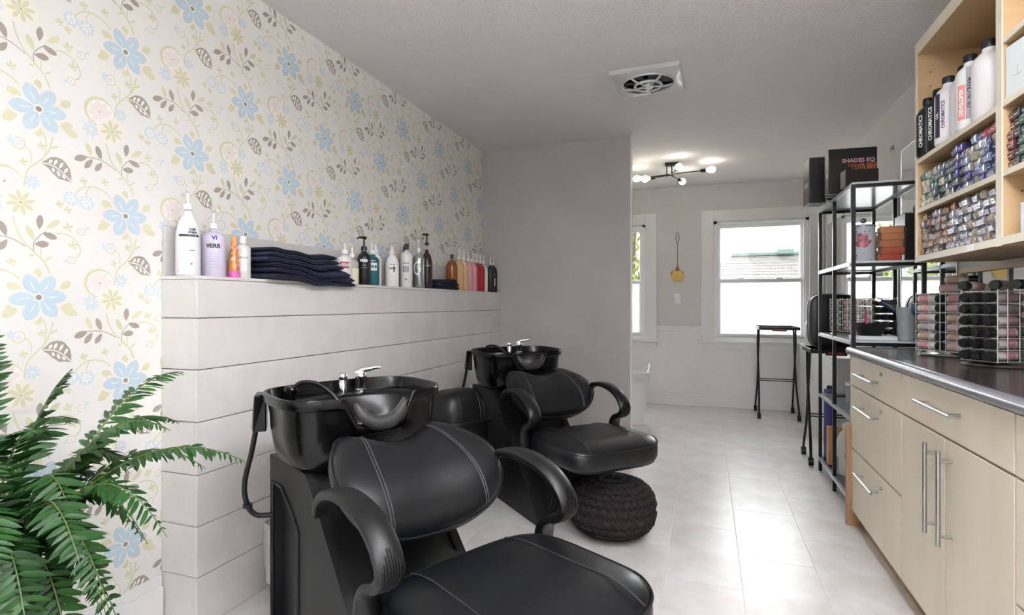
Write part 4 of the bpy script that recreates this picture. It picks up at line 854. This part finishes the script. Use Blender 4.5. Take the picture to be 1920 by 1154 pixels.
mb.build('flower_print', [cm('e9c6cf'), cm('c8452f'), cm('f0d58f'), cm('a873b4')], t, smooth=False)
bottle('white square-shouldered bottle lettered OLA beside the orange tube', 1.655, .056, .165, cm('dcdbd9'), ('cap', WPUMP), x=-1.71, text=[('OLAPLEX', .011, .56, MC['grey_ink'], -.1)] + [('- - - - -', .006, z, MC['grey_ink'], 0) for z in (.42, .36, .3)], bands=[(0, .5, .2, .7, cm('e9e8e6'))], neck=.08, sh=.12)
bottle('white bottle with a red VE label beside the towel pile', 2.31, .075, .215, cm('e6e2e0'), ('pump', WPUMP), x=-1.725, text=[('VERB', .022, .60, WINK, 0)], bands=[(0, .62, .5, .7, cm('b03a34'))], sh=.16)
t = bottle('clear bottle half full of cream liquid', 2.386, .066, .205, mat('clear_body', '#d9d8d6', .15, alpha=.65), ('pump', WPUMP), x=-1.735, sh=.16); label_band(t, .034, .006, .085, 0, 2 * PI, cm('e4ddc6'), 'liquid')
bottle('black VERB bottle with a raised black pump', 2.462, .068, .25, cm('161618'), ('pump', CAPB, -1.9), x=-1.715, text=[('VERB', .019, .66, WINK, -.05), ('ghost', .011, .54, MC['grey_ink'], 0), ('CONDITIONER', .006, .47, MC['grey_ink'], 0), ('- - - -', .008, .25, MC['grey_ink'], 0)], sh=.2)
bottle('teal VERB bottle with a white label and white pump', 2.545, .076, .237, cm('1f5d68'), ('pump', WPUMP, -1.4), x=-1.72, text=[('VERB', .022, .56, INK, 0), ('- - - - -', .008, .3, MC['grey_ink'], 0)], bands=[(0, .7, .45, .68, cm('e8ecec')), (0, .5, .74, .755, cm('dfe6e6'))], sh=.18)
bottle('slim white bottle with spout behind the teal one', 2.632, .062, .24, cm('e8e6e4'), ('spike', WPUMP), x=-1.755, text=[('I', .03, .5, INK, .3)], sh=.2)
bottle('broad white bottle with pointed spout and teal label', 2.735, .078, .24, cm('edecea'), ('spike', WPUMP), x=-1.715, text=[('VERB', .016, .52, INK, .05), ('- - - -', .008, .3, MC['grey_ink'], 0)], bands=[(.1, .4, .42, .62, cm('f4f4f2')), (.1, .4, .63, .65, cm('3d8a8c')), (.28, .1, .42, .6, cm('38464a'))], sh=.3)
bottle('pale pink pump bottle behind the broad white one', 2.822, .07, .255, cm('dcc3d0'), ('pump', WPUMP, -1.2), x=-1.77, sh=.14)
bottle('white cylinder bottle with black cap and vertical lettering', 2.895, .072, .265, cm('e2e0df'), ('cap', CAPB), x=-1.715, text=[('III', .05, .45, mat('slate_ink', '#6a6d78', .5), -.1), ('N', .016, .2, INK, -.1)], bands=[(-.1, .5, .58, .62, cm('9fa0a4'))], sh=.12, nr=.34)
bottle('slimmer white bottle with black cap behind the lettered one', 2.962, .06, .26, cm('dedcdb'), ('cap', CAPB), x=-1.765, sh=.12, nr=.36)
t = bottle('silver metallic bottle with white pump', 3.045, .075, .295, mat('silver_foil', '#b4b6b8', .25, .75), ('pump', WPUMP, -1.0), x=-1.715, sh=.16, nr=.34)
mb = MB(); wrap_text(mb, '0', .12, .0389, .12, math.atan2(-3.045, 1.715) - .3, 0, False); mb.build('oval_mark', WINK, t, smooth=False)
bottle('dark brown bottle with long black pump stem', 3.15, .072, .35, cm('2a201d'), ('pump', CAPB, -1.8), x=-1.715, text=[('MATRIX', .014, .5, MC['grey_ink'], 0), ('- - - - -', .008, .3, MC['grey_ink'], 0)], neck=.2, sh=.34, nr=.32)
bottle('amber bottle with black cap beyond the small towel pile', 3.58, .08, .262, mat('amber', '#8a4a1f', .12, spec=.6), ('cap', CAPB), x=-1.745, text=[('- - - - -', .01, .4, MC['grey_ink'], .5)], sh=.22, nr=.28)
for y, c, lab, bnd in ((3.685, 'cfa877', 'honey yellow pump bottle beside the amber one', None), (3.765, 'd3b083', 'second honey yellow pump bottle, nearer the partition', None), (3.85, 'd79aa4', 'pink pump bottle beside the honey ones', None), (3.93, 'd8a0aa', 'second pink pump bottle, beside the red ones', None), (4.01, 'a51f27', 'first red pump bottle, beside the pink ones', 1), (4.085, 'a8222a', 'second red pump bottle, beside the clear one', 1), (4.155, 'd6d5d1', 'pale clear pump bottle between red and black ones', None)):
    bottle(lab, y, .072, .30, cm(c), ('pump', WPUMP, -1.0), x=-1.735, text=[('- - - -', .012, .6, MC['grey_ink'], .2), ('- - - - -', .007, .4, MC['grey_ink'], .2)], sh=.18, nr=.32)
bottle('black pump bottle with no label next to the clear one', 4.218, .062, .295, cm('18181a'), ('pump', WPUMP, -1.0), x=-1.70, sh=.24, nr=.32)
bottle('black pump bottle with red and white label touching the partition', 4.287, .062, .295, cm('161618'), ('pump', WPUMP, -1.0), x=-1.70, text=[('REDKEN', .011, .62, MC['grey_ink'], 0)], bands=[(0, .5, .22, .5, cm('b8b4b2')), (-.1, .3, .25, .48, cm('b0474a'))], sh=.24, nr=.32)
# ================================================================ towels
TOWEL = mat('navy_towel', '#1f2740', .95, noise=(60, '#171d31'), bump=(350, .6, .004)); TOWELS = [TOWEL, mat('indigo_towel', '#24264a', .95, noise=(60, '#1b1d3a'), bump=(350, .6, .004))]
def towel(label, y0, y1, xf, z, th, m, droop, group, seed):
    rr = random.Random(seed); n = 40; R = []; xb = XL + .03
    for k in range(n + 1):
        u = k / n; y = y0 + (y1 - y0) * u; tap = min(1, (u / .04) ** .5 if u < .04 else 1, ((1 - u) / .05) ** .5 if u > .95 else 1) * .92 + .08
        lump = .004 * math.sin(y * 15) + .003 * math.sin(y * 37); xfr = xf + .012 * math.sin(u * 5 + seed * 1.3) + (.012 * math.sin(PI * u))
        ring = []
        prof = [(0, 0), (.3, -.0), (.6, 0), (.85, .0), (.97, .12), (1, .3), (.985, .46), (.955, .5), (.985, .54), (1, .7), (.97, .9), (.85, 1), (.6, 1), (.3, 1), (0, 1)]
        for a, b in prof:
            x = xb + (xfr - xb) * a; dz = -droop * max(0, (x - (XK - .03)) / .06) ** 1.4 * sstep(.25, .5, u) if x > XK - .03 else 0
            ring.append((x, y, z + lump * (1 if z > ZL + .01 else .2) + (b - .5) * th * tap + .5 * th + dz))
        R.append(ring)
    o = MB().loft(R).build('folded_towel', m, ang=60); tag(o, label, 'towel', group)
    return o
names = ['at the bottom', 'second from the bottom', 'third from the bottom', 'fourth from the bottom', 'second from the top', 'on top']
for k in range(6):
    towel('navy folded towel %s of the large ledge pile' % names[k], 1.70 + .012 * (k % 3) + .02 * (k > 3), 2.255 - .018 * k, (-1.615, -1.62, -1.625, -1.635, -1.645, -1.66)[k], ZL + .0005 + k * .0215, .0213, TOWELS[k % 2 if k < 5 else 0], .02 if k < 3 else .012, 'folded towels in the large pile', k + 1)
for k in range(3):
    towel('navy folded towel %s of the small ledge pile' % ['at the bottom', 'in the middle', 'on top'][k], 3.23 - .01 * k, 3.52 - .01 * k, -1.66 - .004 * k, ZL + .0005 + k * .0225, .0222, TOWELS[0], 0, 'folded towels in the small pile', k + 11)
# ================================================================ back area
def trolley(label, x0, x1, y0, y1, h, grp='black folding salon trolleys'):
    t = thing('folding_trolley', label, 'trolley', ((x0 + x1) / 2, (y0 + y1) / 2, 0), 0, grp); w, d = (x1 - x0) / 2, (y1 - y0) / 2
    tr = MB(); tr.box(-w, w, -d, d, h - .03, h - .024); 
    for e in ((-w, w, -d, -d + .008), (-w, w, d - .008, d), (-w, -w + .008, -d, d), (w - .008, w, -d, d)): tr.box(*e, h - .03, h)
    to = tr.build('tray', MATTEBLK, t, bevel=.002, smooth=False); box('red_plate', (-.065, .065, -d - .003, -d, h - .042, h - .012), mat('plate_dark', '#2a1d1e', .4), to); box('red_lettering_strip', (-.05, .05, -d - .0036, -d - .003, h - .031, h - .021), mat('plate_red', '#b23040', .4), to)
    for sx in (-1, 1):
        x = sx * (w - .012)
        for s in (-1, 1):
            P = spline([(x * .98, -s * d * .3, h - .03), (x, -s * d * .12, h * .72), (x * 1.0, s * d * .35, h * .35), (x * 1.04, s * d * .8, .10), (x * 1.05, s * d * .85, .05)], 16)
            lg = MB().tube(P, .0095, 8).build('leg', BLKMETAL, t)
            c = Vector((x * 1.05, s * d * .85, .0)); cs = MB(); cs.cyl(c + Vector((-.015, 0, .027)), c + Vector((.015, 0, .027)), .027, n=18).box(c.x - .016, c.x + .016, c.y - .012, c.y + .012, .036, .056)
            cs.build('caster', MATTEBLK, lg)
        MB().cyl((x, -d * .28, h * .68), (x, d * .28, h * .68), .0035, n=6).build('side_brace', BLKMETAL, t)
    for s, z in ((-1, h * .40), (1, h * .40)):
        MB().cyl((-(w - .012), s * d * .28, z), (w - .012, s * d * .28, z), .005, n=8).build('cross_brace', BLKMETAL, t)
    return t
trolley('black folding salon trolley on casters under the right window', .475, .835, 5.82, 6.33, .905)
trolley('black folding salon trolley half hidden behind the rack, holding a case', .675, .985, 4.26, 4.62, .815)
t = thing('rounded_case', 'upright black rounded carry case on the trolley behind the rack', 'case', (.84, 4.44, .8165), 0)
R = []
for y, s in ((-.07, .93), (-.064, .985), (-.05, 1), (.05, 1), (.064, .985), (.07, .93)): R.append([(x * s, y, .19 + z * s) for x, z in sup(48, .155, .19, 5)])
MB().loft(R).build('shell', mat('case_black', '#1c1a1c', .4, noise=(40, '#262223')), t)
MB().tube([(x * 1.004, 0, .19 + z * 1.004) for x, z in sup(48, .155, .19, 5) + sup(48, .155, .19, 5)[:1]], .004, 6).build('zip_band', mat('zip_grey', '#55504d', .5), t)
# low white cabinet
t = thing('low_cabinet', 'low white cabinet along the wall under the mirror', 'cabinet', (0, 0, 0))
WL = mat('white_laminate', '#e4e4e6', .35); box('carcass', (.915, XR - .012, 4.66, 6.36, .0, .70), WL, t, .002); box('top_board', (.90, XR - .012, 4.65, 6.372, .70, .722), WL, t, .002)
for k in range(4): o = box('door', (.899, .915, 4.667 + k * .424, 4.667 + (k + 1) * .424 - .004, .07, .695), WL, t, .002)
cyl_thing('spray_can', 'white aerosol can on the low cabinet below the window', 'spray can', .955, 6.2, .7225, .028, .235, WHITEPL, STEEL, .6, .12)
# things on the wall between the windows
t = thing('fly_swatter', 'yellow scalloped fly swatter hanging by a wire loop between the windows', 'fly swatter', (-.315, YB - .004, 1.44))
n = 48; MB().loft([[((.072 + .006 * math.cos(6 * a)) * s * math.cos(a), y, (.066 + .006 * math.cos(6 * a)) * s * math.sin(a)) for a in [2 * PI * i / n for i in range(n)]] for y, s in ((.0, .97), (-.003, 1), (-.007, 1), (-.009, .95))]).build('head', mat('swatter_yellow', '#e0bf6c', .5), t)
MB().loft([[(x, y, z) for x, z in ((-.075, -.0), (-.07, .05), (-.02, .075), (-.008, .11), (.008, .11), (.02, .075), (.062, .05), (.068, 0))] for y in (.001, .003)]).build('backing', mat('swatter_orange', '#b0592f', .5), t, smooth=False)
MB().tube([(.0, -.002, .04), (.0, -.002, .36), (.018, -.002, .41), (.016, -.002, .47), (0, -.002, .50), (-.016, -.002, .47), (-.018, -.002, .41), (0, -.002, .36)], .003, 6).build('wire_handle', mat('wire_grey', '#6b6864', .4, .7), t)
t = thing('light_switch', 'white rocker switch plate below the fly swatter', 'switch', (-.315, YB, 1.19))
box('plate', (-.033, .033, -.012, -.0005, -.058, .058), WHITEPL, t, .003); box('rocker', (-.014, .014, -.018, -.012, -.04, .0), WHITEPL, t, .003)
# ================================================================ fern on a stand
def fern():
    cx, cy, cz = -1.42, .72, .78
    t = thing('boston_fern', 'lush green fern with arching fronds by the wallpaper', 'fern', (cx, cy, 0))
    TC = mat('terracotta_pot', '#2e3a2a', .7)
    MB().lathe([(.08, .32), (.085, .325), (.12, .49), (.13, .495), (.13, .525), (.118, .525), (.114, .50), (.01, .50)], 32).build('pot', TC, t)
    MB().lathe([(.13, .295), (.132, .30), (.132, .315), (.13, .32), (.01, .3195)], 32).build('stand_top', PANELBLK, t)
    for k in range(3):
        a = 2 * PI * k / 3 + .4; MB().cyl((.10 * math.cos(a), .10 * math.sin(a), .298), (.14 * math.cos(a), .14 * math.sin(a), 0), .012, .010, 10).build('stand_leg', PANELBLK, t)
    G = [mat('fern_green', '#28561f', .48, noise=(30, '#1b3f15'), rnd=.18), mat('fern_stem', '#54632f', .5)]
    lv = [(0, 0, 0), (.16, .13, .006), (.16, -.13, .006), (.5, .15, .0), (.5, -.14, .0), (.8, .09, -.03), (.8, -.085, -.03), (1, .01, -.07), (.12, 0, -.01), (.5, 0, -.022), (.8, 0, -.045)]
    lf = [(0, 8, 1), (0, 2, 8), (1, 8, 9, 3), (8, 2, 4, 9), (3, 9, 10, 5), (9, 4, 6, 10), (5, 10, 7), (10, 6, 7)]
    lme = MB().add(lv, lf).mesh('leaflet', [G[0]], True, 80)
    rnd = random.Random(21); budget = [300]
    def frond(tip, lift, L=.05, single=False, npair=None):
        p0 = Vector((rnd.uniform(-.03, .03), rnd.uniform(-.03, .03), .51)); p3 = Vector(tip) - Vector((cx, cy, 0))
        mid = (p0 + p3) / 2 + Vector((0, 0, lift * .84)); P = [(p0 * (1 - s) ** 2 + mid * 2 * s * (1 - s) + p3 * s * s) for s in [i / 24 for i in range(25)]]
        fr = MB().tube(P, [.0028 * (1 - i / 26) + .0006 for i in range(25)], 5).build('frond', G[1], t)
        length = sum((b - a).length for a, b in zip(P, P[1:])); n = npair or int(length / .0165); mb = MB()
        for k in range(n):
            u = .12 + .87 * k / n; f = u * 24; i = min(int(f), 23); p = P[i].lerp(P[i + 1], f - i); tg = (P[i + 1] - P[i]).normalized()
            side = tg.cross(Vector((0, 0, 1))); side = side.normalized() if side.length > .1 else Vector((1, 0, 0)); up = side.cross(tg)
            ll = L * min(1, .45 + 1.6 * u) * min(1, (1.04 - u) * 3.2) ** .7
            for s in (-1, 1):
                x = (side * s + tg * rnd.uniform(.25, .55) - up * rnd.uniform(.0, .35) * 1 + Vector((0, 0, rnd.uniform(-.2, .1)))).normalized()
                z = (up + side * rnd.uniform(-.5, .5) + tg * rnd.uniform(-.5, .5)); z = (z - x * z.dot(x)).normalized(); y = z.cross(x); sc = ll * rnd.uniform(.85, 1.12); w = sc * rnd.uniform(.7, .95)
                M = Matrix(((x.x * sc, y.x * w, z.x * sc * 1.2, p.x), (x.y * sc, y.y * w, z.y * sc * 1.2, p.y), (x.z * sc, y.z * w, z.z * sc * 1.2, p.z), (0, 0, 0, 1)))
                if single and budget[0] > 0:
                    budget[0] -= 1; o = link('leaflet', lme, fr); o.matrix_local = M
                else: mb.add([M @ Vector(v) for v in lv], lf)
        if mb.v: o = mb.build('leaflets', G[0], fr, ang=80); o['kind'] = 'stuff'
    # fronds reaching into the room
    for tip, lift, single in (((-1.06, 1.04, .735), .34, True), ((-1.24, .92, .56), .40, True), ((-1.10, .74, .52), .40, True), ((-1.42, 1.16, .93), .30, False),
                              ((-1.18, .93, .83), .34, False), ((-1.20, .80, .46), .42, True), ((-1.16, .62, .42), .45, False), ((-1.50, 1.08, .66), .38, False), ((-1.36, 1.10, .80), .34, False),
                              ((-1.46, .60, 1.14), .10, False), ((-1.58, .78, 1.10), .08, False), ((-1.34, .82, .98), .20, False), ((-1.62, 1.0, .80), .34, False), ((-1.22, 1.06, .70), .36, True), ((-1.36, 1.0, .52), .40, False), ((-1.18, .72, .70), .38, True),
                              ((-1.50, .95, .50), .40, False), ((-1.14, .56, .62), .40, False), ((-1.06, .66, .66), .36, False), ((-1.30, .92, .72), .36, False), ((-1.10, .86, .62), .40, False), ((-1.28, .72, .86), .28, False), ((-1.22, .58, .78), .34, False), ((-1.30, .86, .40), .45, False), ((-1.42, .98, .62), .38, False), ((-1.08, .60, .48), .44, False), ((-1.20, .50, .36), .46, False), ((-1.12, .70, .34), .46, False), ((-1.26, .62, .30), .48, False), ((-1.18, .84, .34), .46, False), ((-1.04, .52, .40), .46, False)):
        frond(tip, lift, .056, single)
    for k in range(12):
        a = PI * .75 + k * .28 + rnd.uniform(-.1, .1); r = rnd.uniform(.3, .42); x = cx + r * math.cos(a); y = cy + r * math.sin(a)
        frond((max(x, XL + .05), y, rnd.uniform(.4, .9)), rnd.uniform(.25, .4), .055)
fern()
# ================================================================ outside the windows
def house(label, ridge0, ridge1, rz, eave_y, ez, col, rc):
    t = thing('neighbour_house', label, 'house', (0, 0, 0), 0, 'houses outside'); y = ridge0[1]; x0, x1 = ridge0[0], ridge1[0]; dy = y - eave_y
    box('wall', (x0 - .6, x1 + .6, eave_y + .3, y + dy - .3, -1.5, ez), mat('house_wall', '#a5a3a0', .8), t)
    RM = mat('roof_' + col, '#' + col, .8, noise=(6, '#' + rc), bump=(30, .4, .03)); n = 14
    for k in range(n):
        s0, s1 = k / n, (k + 1.15) / n; s1 = min(s1, 1)
        for sg in (-1, 1):
            def pt(s, up): return [(x0 - .9 * s, y + sg * dy * s, rz + (ez - rz) * s + up), (x1 + .9 * s, y + sg * dy * s, rz + (ez - rz) * s + up)]
            a, b = pt(s0, .0), pt(s1, .008); c, d_ = pt(s0, -.03), pt(s1, -.01); MB().add(a + b[::-1] + c + d_[::-1], [(0, 1, 2, 3), (7, 6, 5, 4), (0, 4, 5, 1), (3, 2, 6, 7), (0, 3, 7, 4), (1, 5, 6, 2)]).build('shingle_course', RM, t, smooth=False)
    box('ridge_cap', (x0 - .05, x1 + .05, y - .1, y + .1, rz - .02, rz + .045), mat('ridge_green', '#7f938c', .8), t); box('roof_vent', (x0 + 1.15, x0 + 1.5, y - .2, y + .2, rz, rz + .10), MC['ridge_green'], t)
house('neighbouring house roof seen through the right window', (.38, 14.2), (4.5, 14.2), 2.30, 11.6, 1.25, '8d8784', '77716e')
house('farther grey-roofed house seen past the left window', (-7.5, 20), (-3.2, 20), 2.45, 17.6, 1.7, '7d8083', '6f7275')
def tree(x, y):
    t = thing('garden_tree', 'pale yellow-green garden tree outside the window', 'tree', (x, y, -1.5)); rr = random.Random(6)
    MB().tube([(0, 0, 0), (.05, 0, 1.5), (0, .05, 2.8), (.1, 0, 4.6)], [.12, .09, .06, .02], 8).build('trunk', mat('bark', '#6d6152', .9), t); mb = MB()
    for k in range(9): 
        a = rr.uniform(0, 6.28); z = rr.uniform(1.8, 3.6); mb.tube([(0, 0, z), (.5 * math.cos(a), .5 * math.sin(a), z + .5), (.9 * math.cos(a), .9 * math.sin(a), z + .9)], [.03, .02, .008], 5)
    mb.build('branches', MC['bark'], t); mb = MB()
    for k in range(1100):
        a = rr.uniform(0, 6.28); r = 1.0 * rr.random() ** .6; z = 3.1 + rr.gauss(0, .8); c = Vector((r * math.cos(a), r * math.sin(a), z)); u = Vector((rr.gauss(0, 1), rr.gauss(0, 1), rr.gauss(0, 1))).normalized() * .07; v = u.orthogonal().normalized() * .04
        mb.add([c - u, c + v, c + u, c - v], [(0, 1, 2, 3)])
    o = mb.build('foliage', mat('spring_leaf', '#8f9748', .6), t, smooth=False); o['kind'] = 'stuff'
tree(-1.35, 10.4)
gr = struct(box('ground_outside', (-14, 14, YB + .2, 30, -1.6, -1.5), mat('garden_ground', '#8f927c', .9)))
